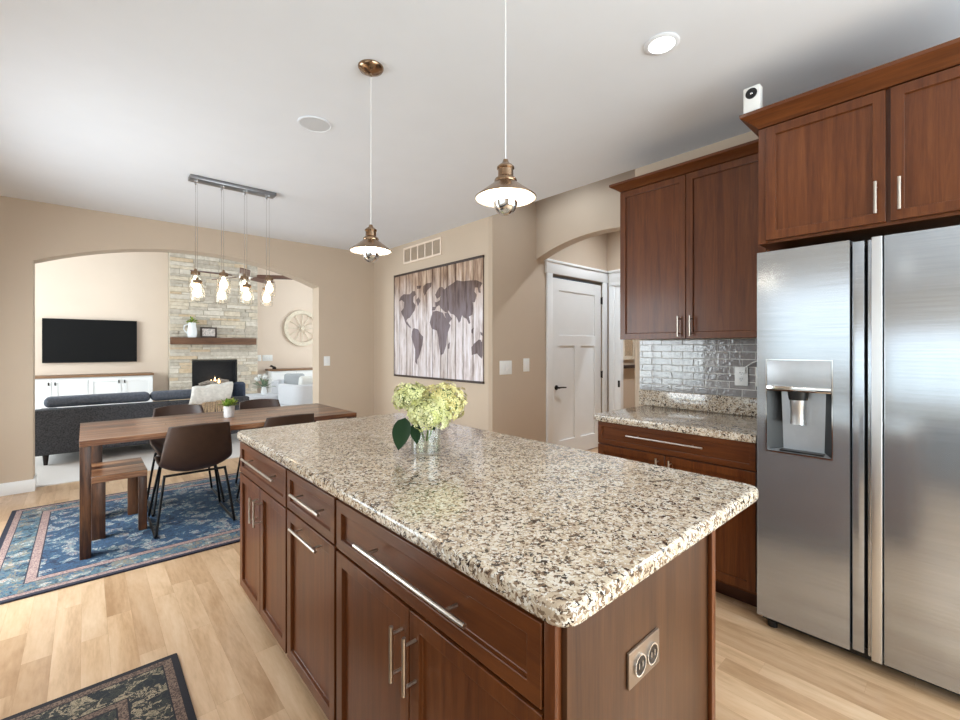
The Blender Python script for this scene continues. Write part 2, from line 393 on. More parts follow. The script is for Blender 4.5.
def thing(name, label, cat, loc=(0, 0, 0), rotz=0.0, group=None):
    o = bpy.data.objects.new(name, None); C.objects.link(o); o.empty_display_size = 0.05
    o.location = loc; o.rotation_euler = (0, 0, rotz)
    o['label'] = label; o['category'] = cat
    if group: o['group'] = group
    return o
def tag(o, label, cat, group=None, kind=None):
    o['label'] = label; o['category'] = cat
    if group: o['group'] = group
    if kind: o['kind'] = kind
    return o
def place(o, loc):       # a single-mesh thing: move its origin to loc, mesh stays where it is
    o.data.transform(Matrix.Translation(-Vector(loc))); o.location = loc; return o
def struct(o):
    o['kind'] = 'structure'; return o
def dup(root, loc, rotz=0.0, label=None, group=None):
    r = root.copy(); C.objects.link(r); r.location = loc; r.rotation_euler = (0, 0, rotz)
    if label: r['label'] = label
    if group: r['group'] = group
    for ch in list(root.children):
        c = ch.copy(); C.objects.link(c); c.parent = r
        for g in list(ch.children):
            d = g.copy(); C.objects.link(d); d.parent = c
    return r

def arch_outline(a0, a1, z0, z1, o0, o1, spring, rise, n=28):
    """wall from a0..a1, z0..z1 with an arched opening o0..o1"""
    w = (o1 - o0) / 2; R = (w * w + rise * rise) / (2 * rise); cz = spring + rise - R; cx = (o0 + o1) / 2
    th = math.asin(w / R)
    arc = [(cx + R * math.sin(-th + 2 * th * i / n), cz + R * math.cos(-th + 2 * th * i / n)) for i in range(n + 1)]
    pts = []
    if o0 > a0 + 1e-6: pts += [(a0, z0), (o0, z0)] 
    pts += arc
    if o1 < a1 - 1e-6: pts += [(o1, z0), (a1, z0)]
    pts += [(a1, z1), (a0, z1)]
    return pts

# ================================================================= the setting
H = 2.73
WX = 3.17       # kitchen's long wall
AY = 5.90       # arch wall, dining face
# wood floor of planks (each plank an island of the same mesh)
fl = MB(); fl.box(-1.25, 6.9, -2.3, 6.04, -0.06, -0.002, mi=1)
pw = 0.095; x = -1.25
while x < 6.9:
    y = -2.3 - random.random() * 1.0
    while y < 6.04:
        L = random.uniform(0.45, 1.25); y0 = max(y, -2.3); y1 = min(y + L, 6.04)
        if y1 > y0 + 0.01:
            g = 0.0003
            fl.quad((x + g, y0 + g, 0), (x + pw - g, y0 + g, 0), (x + pw - g, y1 - g, 0), (x + g, y1 - g, 0))
        y += L
    x += pw
struct(fl.build('floor', ['floor', 'floorgap'], recalc=False))
struct(MB().box(-2.8, 6.2, 6.04, 11.0, -0.06, 0.006).build('floor_carpet', 'carpet'))
# ceilings
struct(MB().box(-1.4, WX, -2.45, AY + 0.1, H, H + 0.12).build('ceiling', 'ceil'))
struct(MB().box(-2.8, 6.2, AY + 0.1, 11.0, 3.36, 3.46).build('ceiling_living', 'ceil'))
struct(MB().box(WX, 6.9, 0.9, 3.6, 3.3, 3.4).build('ceiling_hall', 'ceil'))
# arch wall between dining and living room
o = MB().prism(arch_outline(-1.37, 3.29, -0.02, 3.4, -0.368, 2.35, 2.17, 0.275), 'Y', AY, AY + 0.22).build('wall_arch', 'wall'); struct(o)
o = MB(); o.box(-2.8, -1.37, AY, AY + 0.22, 0, 3.4); o.box(3.29, 6.2, AY, AY + 0.22, 0, 3.4); struct(o.build('wall_living_near', 'cream'))
# map wall and the return wall with the door
o = MB().prism([(WX, AY), (WX, 3.42), (WX + 0.03, 3.39), (4.16, 3.39), (4.16, 3.53), (WX + 0.14, 3.53), (WX + 0.14, AY)], 'Z', 0, 3.3)
struct(o.build('wall_map', 'wall'))
o = MB(); o.box(5.26, 6.9, 3.39, 3.53, 0, 3.3); o.box(4.16, 5.26, 3.39, 3.53, 2.24, 3.3); struct(o.build('wall_hall_back', 'wall'))
# header arch over the hall opening, and the wall behind the counter and fridge
struct(MB().prism(arch_outline(1.5, 3.39, 2.2, 3.3, 1.70, 3.39, 2.375, 0.165)[0:0] + [(1.5, 2.2), (1.70, 2.2)] + arch_outline(1.5, 3.39, 2.2, 3.3, 1.70, 3.39, 2.375, 0.165)[2:], 'X', 3.90, 4.04).build('wall_hall_header', 'wall'))
o = MB().prism([(WX, 1.74), (WX + 0.03, 1.77), (3.99, 1.77), (3.99, -0.6), (WX + 0.1, -0.6), (WX, -0.6)], 'Z', 0, 3.3)
o.box(WX, WX + 0.12, -2.45, -2.2, 0, H); o.box(WX, WX + 0.12, -2.2, -0.6, 0, 0.85); o.box(WX, WX + 0.12, -2.2, -0.6, 2.25, H)
struct(o.build('wall_fridge', 'wall'))
# far hall wall with doorway
o = MB(); o.box(5.37, 5.415, 3.18, 3.39, 0, 3.3); o.box(5.37, 5.415, 2.20, 3.18, 2.19, 3.3); o.box(5.37, 5.415, 0.9, 2.20, 0, 3.3)
struct(o.build('wall_hall_side', 'wall'))
struct(MB().box(6.75, 6.9, 0.9, 3.6, 0, 3.3).build('wall_hall_far', 'wall'))
struct(MB().box(3.99, 6.9, 0.8, 0.9, 0, 3.3).build('wall_hall_end', 'wall'))
# kitchen outer walls with windows
o = MB()
o.box(-1.37, -1.25, -2.45, -0.8, 0, H); o.box(-1.37, -1.25, -0.8, 1.7, 0, 1.05); o.box(-1.37, -1.25, -0.8, 1.7, 2.05, H)
o.box(-1.37, -1.25, 1.7, 2.95, 0, H); o.box(-1.37, -1.25, 2.95, 4.75, 2.15, H); o.box(-1.37, -1.25, 4.75, AY, 0, H)
struct(o.build('wall_window', 'wall'))
o = MB()
o.box(-1.37, -0.1, -2.42, -2.3, 0, H); o.box(-0.1, 3.0, -2.42, -2.3, 0, 0.5); o.box(-0.1, 3.0, -2.42, -2.3, 2.4, H); o.box(3.0, WX, -2.42, -2.3, 0, H)
struct(o.build('wall_behind', 'wall'))
def window(name, axis, p, a0, a1, z0, z1, nm):
    f = MB(); t = 0.05
    def bx(mb, a, b, c, d, e=0.02):
        if axis == 'X': mb.box(p - e, p + e, a, b, c, d)
        else: mb.box(a, b, p - e, p + e, c, d)
    bx(f, a0, a1, z0, z0 + t); bx(f, a0, a1, z1 - t, z1); bx(f, a0, a0 + t, z0 + t, z1 - t); bx(f, a1 - t, a1, z0 + t, z1 - t)
    for k in range(1, nm): 
        m = a0 + (a1 - a0) * k / nm; bx(f, m - 0.025, m + 0.025, z0 + t, z1 - t, 0.018)
    fo = struct(f.build(name, 'trim'))
    g = MB(); bx(g, a0 + t, a1 - t, z0 + t, z1 - t, 0.003); g.build('window_pane', 'pane', fo)
window('window_1', 'X', -1.29, -0.8, 1.7, 1.05, 2.05, 4)
window('window_2', 'X', -1.29, 2.95, 4.75, 0.0, 2.15, 2)
window('window_added_side', 'X', WX + 0.05, -2.2, -0.6, 0.85, 2.25, 2)  # unseen opening, invented to let in the side fill
window('window_added_behind', 'Y', -2.34, -0.1, 3.0, 0.5, 2.4, 3)  # unseen opening, invented to carry the rear fill light
# living room shell
struct(MB().box(-2.8, 6.2, 10.9, 11.05, 0, 3.4).build('wall_living_back', 'cream'))
o = MB(); o.box(-2.8, -2.68, AY, 7.0, 0, 3.4); o.box(-2.8, -2.68, 9.8, 10.9, 0, 3.4); o.box(-2.8, -2.68, 7.0, 9.8, 0, 0.5); o.box(-2.8, -2.68, 7.0, 9.8, 2.7, 3.4)
struct(o.build('wall_living_left', 'cream'))
o = MB(); o.box(6.0, 6.12, AY, 7.0, 0, 3.4); o.box(6.0, 6.12, 9.6, 10.9, 0, 3.4); o.box(6.0, 6.12, 7.0, 9.6, 0, 0.6); o.box(6.0, 6.12, 7.0, 9.6, 2.6, 3.4)
struct(o.build('wall_living_right', 'cream'))
window('window_4', 'X', -2.72, 7.0, 9.8, 0.5, 2.7, 3)
window('window_5', 'X', 6.04, 7.0, 9.6, 0.6, 2.6, 3)
struct(MB().box(-40, -1.45, -30, 40, -0.4, -0.3).build('ground', 'lawn'))
# baseboards
o = MB(); o.box(-1.25, -0.354, AY - 0.014, AY, 0.0, 0.115, 0.003); o.box(-0.368, -0.354, AY - 0.0, AY + 0.22, 0.0, 0.115, 0.003)
struct(o.build('baseboard_arch_left', 'trim'))
o = MB(); o.box(2.336, WX, AY - 0.014, AY, 0.0, 0.115, 0.003); o.box(2.336, 2.35, AY, AY + 0.22, 0.0, 0.115, 0.003)
struct(o.build('baseboard_arch_right', 'trim'))
struct(MB().box(WX - 0.014, WX, 3.42, AY - 0.014, 0, 0.115, 0.003).build('baseboard_map', 'trim'))
struct(MB().box(WX + 0.03, 4.06, 3.376, 3.39, 0, 0.115, 0.003).build('baseboard_hall', 'trim'))

# door with craftsman casing
c_ = MB()
c_.box(4.07, 4.17, 3.365, 3.39, 0, 2.24, 0.003); c_.box(5.25, 5.35, 3.365, 3.39, 0, 2.24, 0.003)
c_.box(4.05, 5.365, 3.36, 3.39, 2.24, 2.37, 0.003); c_.box(4.03, 5.365, 3.345, 3.39, 2.37, 2.40, 0.004)
struct(c_.build('trim_1', 'trim'))
def panel_door(mb, x0, x1, z0, z1, y, th, panels):
    """slab with recessed panels, front face at y facing -Y"""
    b2 = bmesh.new()
    xs = sorted({x0, x1} | {p[0] for p in panels} | {p[1] for p in panels}); zs = sorted({z0, z1} | {p[2] for p in panels} | {p[3] for p in panels})
    gv = {(i, j): b2.verts.new((xx, y, zz)) for i, xx in enumerate(xs) for j, zz in enumerate(zs)}
    fp = {}
    for i in range(len(xs) - 1):
        for j in range(len(zs) - 1):
            f = b2.faces.new((gv[i, j], gv[i + 1, j], gv[i + 1, j + 1], gv[i, j + 1]))
            cx, cz = (xs[i] + xs[i + 1]) / 2, (zs[j] + zs[j + 1]) / 2
            for k, p in enumerate(panels):
                if p[0] < cx < p[1] and p[2] < cz < p[3]: fp.setdefault(k, []).append(f)
    bmesh.ops.recalc_face_normals(b2, faces=b2.faces)
    if b2.faces[:][0].normal.y > 0:
        bmesh.ops.reverse_faces(b2, faces=b2.faces[:])
    for k, fs in fp.items():
        bmesh.ops.inset_region(b2, faces=fs, thickness=0.006, depth=0.0)
        bmesh.ops.inset_region(b2, faces=fs, thickness=0.003, depth=-0.012)
    r = bmesh.ops.extrude_face_region(b2, geom=[f for f in b2.faces])
    for e in r['geom']:
        if isinstance(e, bmesh.types.BMVert): e.co.y = y + th
    mb.add(b2)
d_ = MB(); panel_door(d_, 4.18, 5.24, 0.01, 2.20, 3.40, 0.04,
    [(4.33, 5.10, 1.50, 2.06), (4.33, 4.655, 0.2, 1.38), (4.775, 5.10, 0.2, 1.38)])
door1 = struct(d_.build('door_1', 'trim'))
hnd = MB(); hnd.lathe([(0, -0.004), (0.03, -0.004), (0.03, 0.008), (0.012, 0.012), (0.012, 0.05), (0, 0.05)], (4.275, 3.40, 0.865), 18, Matrix.Rotation(PI / 2, 4, 'X'))
hnd.tube([(4.275, 3.352, 0.865), (4.33, 3.35, 0.867), (4.41, 3.352, 0.862)], [0.011, 0.009, 0.008]); hnd.build('door_handle', 'darkmetal', door1)
for zz in (0.25, 0.99, 1.99):
    hg = MB(); hg.box(5.232, 5.262, 3.386, 3.40, zz - 0.045, zz + 0.045, 0.003); hg.tube([(5.247, 3.384, zz - 0.05), (5.247, 3.384, zz + 0.05)], 0.008); hg.build('hinge', 'darkmetal', door1)
# casing of the second doorway, seen edge on
c_ = MB(); c_.box(5.345, 5.37, 3.265, 3.345, 0, 2.19, 0.003); c_.box(5.357, 5.37, 3.17, 3.265, 0, 2.19, 0.002); c_.box(5.345, 5.37, 2.1, 2.2, 0, 2.19, 0.003)
c_.box(5.34, 5.37, 2.1, 3.345, 2.24, 2.37, 0.003); c_.box(5.34, 5.37, 2.1, 3.345, 2.19, 2.24, 0.003); c_.box(5.325, 5.37, 2.08, 3.345, 2.37, 2.40, 0.004)
c_.box(5.37, 5.42, 3.165, 3.18, 0, 2.19, 0.002)
t2 = struct(c_.build('trim_2', 'trim'))
MB().box(5.352, 5.3575, 3.18, 3.21, 0.82, 0.91, 0.001).build('strike_plate', 'darkmetal', t2)

# ================================================================= kitchen cabinetry
def shaker(name, mat, parent, org, face, u0, u1, z0, z1, p, th=0.02, frame=0.058, depth=0.012, sgn=-1):
    """door or drawer front. face 'X': spans Y u0..u1, front at X=p facing -X (sgn -1)."""
    b2 = bmesh.new()
    mk = lambda u, w, z: (w, u, z)
    pts = [mk(u0, p, z0), mk(u1, p, z0), mk(u1, p, z1), mk(u0, p, z1)]
    f = b2.faces.new([b2.verts.new(q) for q in pts]); f.normal_update()
    if f.normal.x * sgn < 0: f.normal_flip()
    bmesh.ops.inset_region(b2, faces=[f], thickness=frame, depth=0, use_boundary=True)
    bmesh.ops.inset_region(b2, faces=[f], thickness=0.0012, depth=-depth, use_boundary=True)
    r = bmesh.ops.extrude_face_region(b2, geom=[q for q in b2.faces])
    for e in r['geom']:
        if isinstance(e, bmesh.types.BMVert): e.co.x = p - sgn * th
    mb = MB(); mb.add(b2)
    o = mb.build(name, mat, parent, org)
    bv = o.modifiers.new('edge', 'BEVEL'); bv.width = 0.0018; bv.segments = 2; bv.limit_method = 'ANGLE'; bv.angle_limit = math.radians(50)
    return o
def pull(parent, org, p, c, L, axis, out=0.034, r=0.0055, name='pull', mat='nickel'):
    """bar pull on a face at X=p (towards -X), centre c=(y, z), along 'Y' or 'Z'"""
    mb = MB(); y, z = c; h = L / 2; q = h * 0.72
    if axis == 'Y':
        mb.tube([(p - out, y - h, z), (p - out, y + h, z)], r, 10)
        for s in (-q, q): mb.tube([(p, y + s, z), (p - out, y + s, z)], r * 0.75, 8)
    else:
        mb.tube([(p - out, y, z - h), (p - out, y, z + h)], r, 10)
        for s in (-q, q): mb.tube([(p, y, z + s), (p - out, y, z + s)], r * 0.75, 8)
    return mb.build(name, mat, parent, org)

# --- island: three cabinet units under one worktop
IXF, IXB = 0.605, 1.25
def island_unit(y0, y1, label):
    org = (IXF, (y0 + y1) / 2, 0)
    t = thing('island_cabinet', label, 'cabinet', org)
    b = MB(); b.box(IXF + 0.021, IXB, y0 + 0.0005, y1 - 0.0005, 0.10, 0.873); b.build('carcass', 'cherry', t, org)
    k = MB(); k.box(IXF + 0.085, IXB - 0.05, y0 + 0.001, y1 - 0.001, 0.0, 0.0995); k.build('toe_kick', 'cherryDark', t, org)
    return t, org
t, og = island_unit(1.853, 2.575, 'dark cherry island cabinet with two narrow doors, nearest the dining table')
d = shaker('drawer', 'cherryY', t, og, 'X', 1.862, 2.57, 0.70, 0.855, IXF, frame=0.045); pull(d, og, IXF, (2.16, 0.80), 0.48, 'Y')
ym = 2.216
d = shaker('door', 'cherry', t, og, 'X', ym + 0.002, 2.57, 0.105, 0.692, IXF); pull(d, og, IXF, (ym + 0.032, 0.59), 0.12, 'Z')
d = shaker('door', 'cherry', t, og, 'X', 1.862, ym - 0.002, 0.105, 0.692, IXF); pull(d, og, IXF, (ym - 0.032, 0.59), 0.12, 'Z')
t, og = island_unit(1.384, 1.853, 'dark cherry island cabinet in the middle, one drawer above a single pull-out door')
d = shaker('drawer', 'cherryY', t, og, 'X', 1.392, 1.845, 0.705, 0.855, IXF, frame=0.045); pull(d, og, IXF, (1.575, 0.795), 0.27, 'Y')
d = shaker('door', 'cherry', t, og, 'X', 1.392, 1.845, 0.105, 0.697, IXF); pull(d, og, IXF, (1.59, 0.665), 0.25, 'Y')
t, og = island_unit(0.497, 1.384, 'wide cherry island cabinet with the longest drawer pull and an outlet on its end')
d = shaker('drawer', 'cherryY', t, og, 'X', 0.515, 1.376, 0.70, 0.855, IXF, frame=0.05); pull(d, og, IXF, (0.93, 0.785), 0.49, 'Y', 0.036, 0.006)
ym = 0.945
d = shaker('door', 'cherry', t, og, 'X', ym + 0.002, 1.376, 0.105, 0.69, IXF); pull(d, og, IXF, (ym + 0.03, 0.578), 0.14, 'Z')
d = shaker('door', 'cherry', t, og, 'X', 0.515, ym - 0.002, 0.105, 0.69, IXF); pull(d, og, IXF, (ym - 0.03, 0.578), 0.14, 'Z')
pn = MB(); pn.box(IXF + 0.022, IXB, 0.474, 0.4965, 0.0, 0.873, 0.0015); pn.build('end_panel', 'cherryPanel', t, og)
pn = MB(); pn.box(IXF + 0.002, IXF + 0.0215, 0.485, 0.511, 0.10, 0.873, 0.003); pn.build('corner_stile', 'cherry', t, og)
pn = MB(); pn.box(IXB - 0.018, IXB + 0.006, 0.462, 0.4735, 0.0, 0.873, 0.002); pn.build('corner_post', 'cherry', t, og)
cb = MB().prism([(IXB + 0.0005, 0.68), (IXB + 0.018, 0.68), (IXB + 0.024, 0.69), (IXB + 0.024, 0.735), (IXB + 0.014, 0.752), (IXB + 0.0005, 0.752)], 'Y', 0.50, 0.55); cb.build('corbel', 'cherry', t, og)

def rounded_rect(x0, x1, y0, y1, r, n=6):
    pts = []
    for cx, cy, a in ((x1 - r, y1 - r, 0), (x0 + r, y1 - r, PI / 2), (x0 + r, y0 + r, PI), (x1 - r, y0 + r, 1.5 * PI)):
        for k in range(n + 1): pts.append((cx + r * math.cos(a + PI / 2 * k / n), cy + r * math.sin(a + PI / 2 * k / n)))
    return pts
o = MB().prism(rounded_rect(0.583, 1.578, 0.443, 2.572, 0.045), 'Z', 0.8735, 0.915, bev=0.012).build('island_worktop', 'granite')
place(o, (1.08, 1.5, 0.8735)); tag(o, 'large speckled granite worktop with rounded corners on the island', 'worktop')
for p in o.data.polygons: p.use_smooth = False

# island outlet
t = thing('outlet', 'bronze outlet plate lying sideways on the end of the island', 'outlet', (0.886, 0.4735, 0.687))
o_ = (0.886, 0.4735, 0.687)
mb = MB(); mb.box(0.821, 0.951, 0.4665, 0.4735, 0.649, 0.725, 0.003); pl = mb.build('cover_plate', 'bronze', t, o_)
for k in (-0.03, 0.022):
    mb = MB(); mb.lathe([(0, 0), (0.0195, 0), (0.0195, 0.004), (0.016, 0.0045), (0, 0.0035)], (0.886 + k + 0.004, 0.4668, 0.687), 22, Matrix.Rotation(PI / 2, 4, 'X')); rc = mb.build('receptacle', 'darkmetal', t, o_)
    mb = MB(); mb.lathe([(0.0195, 0.0), (0.0225, 0.0), (0.0225, 0.005), (0.0195, 0.005)], (0.886 + k + 0.004, 0.4668, 0.687), 22, Matrix.Rotation(PI / 2, 4, 'X'), close=True)
    for sx in (-1, 1): mb.box(0.886 + k + 0.004 + sx * 0.007 - 0.0012, 0.886 + k + 0.004 + sx * 0.007 + 0.0012, 0.4615, 0.463, 0.682, 0.694)
    mb.build('socket_slots', 'chrome', rc, o_)

# --- base cabinet beside the fridge
BX = 2.50
og = (BX, 1.175, 0)
t = thing('base_cabinet', 'cherry base cabinet with wide drawer and two doors beside the fridge', 'cabinet', og)
MB().box(BX + 0.021, WX - 0.001, 0.724, 1.65, 0.10, 0.873).build('carcass', 'cherry', t, og)
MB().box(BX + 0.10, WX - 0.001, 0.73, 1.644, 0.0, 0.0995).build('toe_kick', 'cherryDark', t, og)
d = shaker('drawer', 'cherryY', t, og, 'X', 0.732, 1.644, 0.73, 0.868, BX, frame=0.04); pull(d, og, BX, (1.2, 0.808), 0.45, 'Y')
d = shaker('door', 'cherry', t, og, 'X', 1.199, 1.644, 0.12, 0.722, BX); pull(d, og, BX, (1.235, 0.63), 0.15, 'Z')
d = shaker('door', 'cherry', t, og, 'X', 0.732, 1.195, 0.12, 0.722, BX); pull(d, og, BX, (1.16, 0.63), 0.15, 'Z')
o = MB().prism([(2.468, 0.722), (WX - 0.001, 0.722), (WX - 0.001, 1.668), (2.488, 1.668), (2.468, 1.648)], 'Z', 0.8735, 0.915, bev=0.006)
o.box(WX - 0.022, WX - 0.001, 0.722, 1.71, 0.9155, 1.03, 0.002)
o = o.build('counter_worktop', 'granite'); place(o, (2.8, 1.19, 0.8735)); tag(o, 'short speckled granite worktop with upstand between the fridge and doorway', 'worktop')

# --- tiled backsplash
tb = MB(); tb.box(WX - 0.006, WX - 0.0005, 0.70, 1.712, 1.031, 1.404, mi=1)
th_, tw_ = 0.0485, 0.152; row = 0; z = 1.0325
while z < 1.40:
    y = 0.70 - (tw_ / 2 if row % 2 else 0); 
    while y < 1.71:
        y0, y1 = max(0.70, y + 0.0025), min(1.71, y + tw_ - 0.0025)
        z1 = min(z + th_ - 0.005, 1.403)
        if y1 - y0 > 0.012: tb.box(WX - 0.0085, WX - 0.006, y0, y1, z, z1, 0.0005, 1)
        y += tw_
    z += th_; row += 1
o = struct(tb.build('wall_backsplash', ['tile', 'grout']))

# --- wall cabinets
def crown(mb, x0, x1, y0, y1, z0, z1, fl, ends=(1, 1)):
    ys0 = y0 - (fl if ends[0] else 0); ys1 = y1 + (fl if ends[1] else 0)
    b2 = bmesh.new(); n = 6; rings = []
    for k in range(n + 1):
        s = k / n; e = (s * 0.55 + 0.45 * (1 - math.cos(s * PI / 2)))  # cove profile
        zz = z0 + (z1 - 0.016 - z0) * s
        rings.append([b2.verts.new(q) for q in ((x0 - fl * e, y0 - (fl * e if ends[0] else 0), zz), (x0 - fl * e, y1 + (fl * e if ends[1] else 0), zz), (x1, y1 + (fl * e if ends[1] else 0), zz), (x1, y0 - (fl * e if ends[0] else 0), zz))])
    rings.append([b2.verts.new(q) for q in ((x0 - fl, ys0, z1), (x0 - fl, ys1, z1), (x1, ys1, z1), (x1, ys0, z1))])
    for a, b in zip(rings, rings[1:]):
        for k in range(4): b2.faces.new((a[k], a[(k + 1) % 4], b[(k + 1) % 4], b[k]))
    b2.faces.new(rings[0]); b2.faces.new(rings[-1]); mb.add(b2)
og = (2.86, 1.19, 1.405)
t = thing('wall_cabinet', 'tall two-door cherry wall cabinet above the tiled backsplash', 'cabinet', og)
MB().box(2.861, WX - 0.001, 0.71, 1.688, 1.41, 2.455).build('carcass', 'cherry', t, og)
d = shaker('door', 'cherry', t, og, 'X', 1.226, 1.685, 1.406, 2.449, 2.84); pull(d, og, 2.84, (1.262, 1.485), 0.13, 'Z', 0.03, 0.0055)
d = shaker('door', 'cherry', t, og, 'X', 0.78, 1.222, 1.406, 2.449, 2.84); pull(d, og, 2.84, (1.186, 1.485), 0.13, 'Z', 0.03, 0.0055)
MB().box(2.842, 2.8605, 0.715, 0.777, 1.41, 2.452).build('filler_strip', 'cherry', t, og)
cr = MB(); crown(cr, 2.842, WX - 0.001, 0.712, 1.688, 2.4555, 2.508, 0.054, (0, 1)); cr.build('crown_moulding', 'cherryY', t, og)
og = (2.48, 0.24, 1.85)
t = thing('wall_cabinet', 'deep cherry cabinet above the fridge, higher than its neighbour', 'cabinet', og)
MB().box(2.471, WX - 0.001, -0.23, 0.7085, 1.852, 2.415).build('carcass', 'cherry', t, og)
d = shaker('door', 'cherry', t, og, 'X', 0.246, 0.676, 1.865, 2.408, 2.45); pull(d, og, 2.45, (0.275, 1.965), 0.13, 'Z', 0.03, 0.006)
d = shaker('door', 'cherry', t, og, 'X', -0.21, 0.232, 1.865, 2.408, 2.45); pull(d, og, 2.45, (0.203, 1.965), 0.13, 'Z', 0.03, 0.006)
MB().box(2.462, 2.4705, 0.676, 0.7085, 1.852, 2.412).build('face_frame', 'cherry', t, og)
cr = MB(); crown(cr, 2.455, WX - 0.001, -0.23, 0.709, 2.4155, 2.486, 0.062, (1, 1)); cr.build('crown_moulding', 'cherryY', t, og)
# camera-like monitor on top
t = thing('indoor_camera', 'small white indoor camera with round black lens on the cabinet crown', 'camera', (2.425, 0.722, 2.4865), 0.0)
MB().box(-0.022, 0.022, -0.036, 0.036, 0.0, 0.125, 0.004).build('housing', 'white', t)
m = MB(); m.lathe([(0, 0), (0.025, 0), (0.025, 0.004), (0.012, 0.003), (0, 0.001)], (-0.022, 0, 0.09), 20, Matrix.Rotation(-PI / 2, 4, 'Y')); ln = m.build('lens', 'black', t)
m = MB(); m.lathe([(0, 0), (0.006, 0), (0.004, 0.002), (0, 0.003)], (-0.0245, 0.0, 0.09), 12, Matrix.Rotation(-PI / 2, 4, 'Y')); m.build('lens_glass', 'chrome', ln)

# --- fridge
fx = 2.427; og = (2.80, 0.248, 0)
t = thing('refrigerator', 'tall stainless steel side-by-side refrigerator with water dispenser', 'refrigerator', og)
MB().box(fx + 0.075, WX - 0.02, -0.205, 0.701, 0.03, 1.79, 0.004).build('body', 'blackmetal', t, og)
def slab_panel(y0, y1, z0, z1, x0, x1, bev=0.004): 
    return MB().box(x0, x1, y0, y1, z0, z1, bev, 3)
# freezer door with a recess for the dispenser
y0, y1, z0, z1 = 0.357, 0.705, 0.06, 1.805; hy0, hy1, hz0, hz1 = 0.417, 0.663, 0.862, 1.165
b2 = bmesh.new(); ys = [y0, hy0, hy1, y1]; zs = [z0, hz0, hz1, z1]
gv = {(i, j): b2.verts.new((fx, ys[i], zs[j])) for i in range(4) for j in range(4)}
cell = None
for i in range(3):
    for j in range(3):
        f = b2.faces.new((gv[i, j], gv[i, j + 1], gv[i + 1, j + 1], gv[i + 1, j]))
        if i == 1 and j == 1: cell = f
bmesh.ops.recalc_face_normals(b2, faces=b2.faces)
if b2.faces[:][0].normal.x > 0: bmesh.ops.reverse_faces(b2, faces=b2.faces[:])
outer = [e for e in b2.edges if len(e.link_faces) == 1]
r = bmesh.ops.extrude_edge_only(b2, edges=outer)
for e in r['geom']:
    if isinstance(e, bmesh.types.BMVert): e.co.x = fx + 0.06
b2.faces.remove(cell)
mb = MB(); mb.add(b2); fd = mb.build('freezer_door', 'steel', t, og)
b2 = bmesh.new()   # recess lining
q = [b2.verts.new((fx, yy, zz)) for yy, zz in ((hy0, hz0), (hy1, hz0), (hy1, hz1), (hy0, hz1))]
k = [b2.verts.new((fx + dd, yy, zz)) for yy, zz, dd in ((hy0 + 0.035, hz0 + 0.012, 0.05), (hy1 - 0.055, hz0 + 0.012, 0.05), (hy1 - 0.045, hz1 - 0.01, 0.055), (hy0 + 0.03, hz1 - 0.01, 0.055))]
for i in range(4):
    f = b2.faces.new((q[i], q[(i + 1) % 4], k[(i + 1) % 4], k[i])); f.material_index = 1 if i in (1, 3) else 0
b2.faces.new(k)
mb = MB(); mb.add(b2); dr = mb.build('dispenser_recess', ['stainflat', 'black'], t, og)
MB().box(fx - 0.003, fx + 0.004, hy0 + 0.002, hy1 - 0.002, hz1 + 0.002, 1.287, 0.0015).build('dispenser_panel', 'stainflat', t, og)
mb = MB()
for yy0, yy1, zz0, zz1 in ((hy0 - 0.004, hy1 + 0.004, hz0 - 0.006, hz0), (hy0 - 0.004, hy0, hz0, 1.289), (hy1, hy1 + 0.004, hz0, 1.289), (hy0 - 0.004, hy1 + 0.004, 1.289, 1.293)):
    mb.box(fx - 0.004, fx + 0.002, yy0, yy1, zz0, zz1)
mb.box(fx - 0.012, fx + 0.03, hy0, hy1, hz1 - 0.02, hz1 + 0.006, 0.004)
mb.build('dispenser_trim', 'chrome', t, og)
mb = MB(); mb.lathe([(0, 0), (0.032, 0), (0.032, -0.055), (0.030, -0.06), (0.030, -0.14), (0.026, -0.14), (0.026, -0.02), (0, -0.02)], (fx + 0.026, 0.545, hz1 - 0.03), 22)
noz = mb.build('dispenser_nozzle', 'nickelsat', t, og)
mb = MB(); mb.lathe([(0.036, 0.0), (0.042, 0.0), (0.036, -0.04), (0.033, -0.04)], (fx + 0.026, 0.545, hz1 - 0.018), 22, close=True); mb.build('nozzle_collar', 'black', noz, og)
MB().box(fx + 0.004, fx + 0.05, hy0 + 0.03, hy1 - 0.05, hz0 + 0.002, hz0 + 0.010).build('drip_grille', 'black', t, og)
slab_panel(0.311, 0.350, 0.063, 1.797, fx + 0.012, fx + 0.06, 0.002).build('freezer_handle', 'steel', t, og)
slab_panel(-0.21, 0.249, 0.055, 1.805, fx, fx + 0.07).build('fridge_door', 'steel', t, og)
slab_panel(0.2535, 0.287, 0.052, 1.805, fx - 0.002, fx + 0.05, 0.003).build('fridge_handle', 'nickelsat', t, og)
slab_panel(0.2875, 0.300, 0.06, 1.797, fx + 0.014, fx + 0.06, 0.002).build('handle_recess', 'steel', t, og)
MB().box(fx + 0.06, fx + 0.10, -0.2, 0.698, 0.02, 0.058).build('toe_grille', 'black', t, og)
for yy in (-0.15, 0.655):
    MB().lathe([(0, 0.0), (0.02, 0), (0.022, 0.03), (0, 0.03)], (fx + 0.06, yy, 0), 14).build('foot', 'black', t, og)
for yy in (-0.16, 0.66):
    MB().box(fx + 0.03, fx + 0.12, yy - 0.03, yy + 0.03, 1.7905, 1.812, 0.004).build('hinge_cover', 'black', t, og)

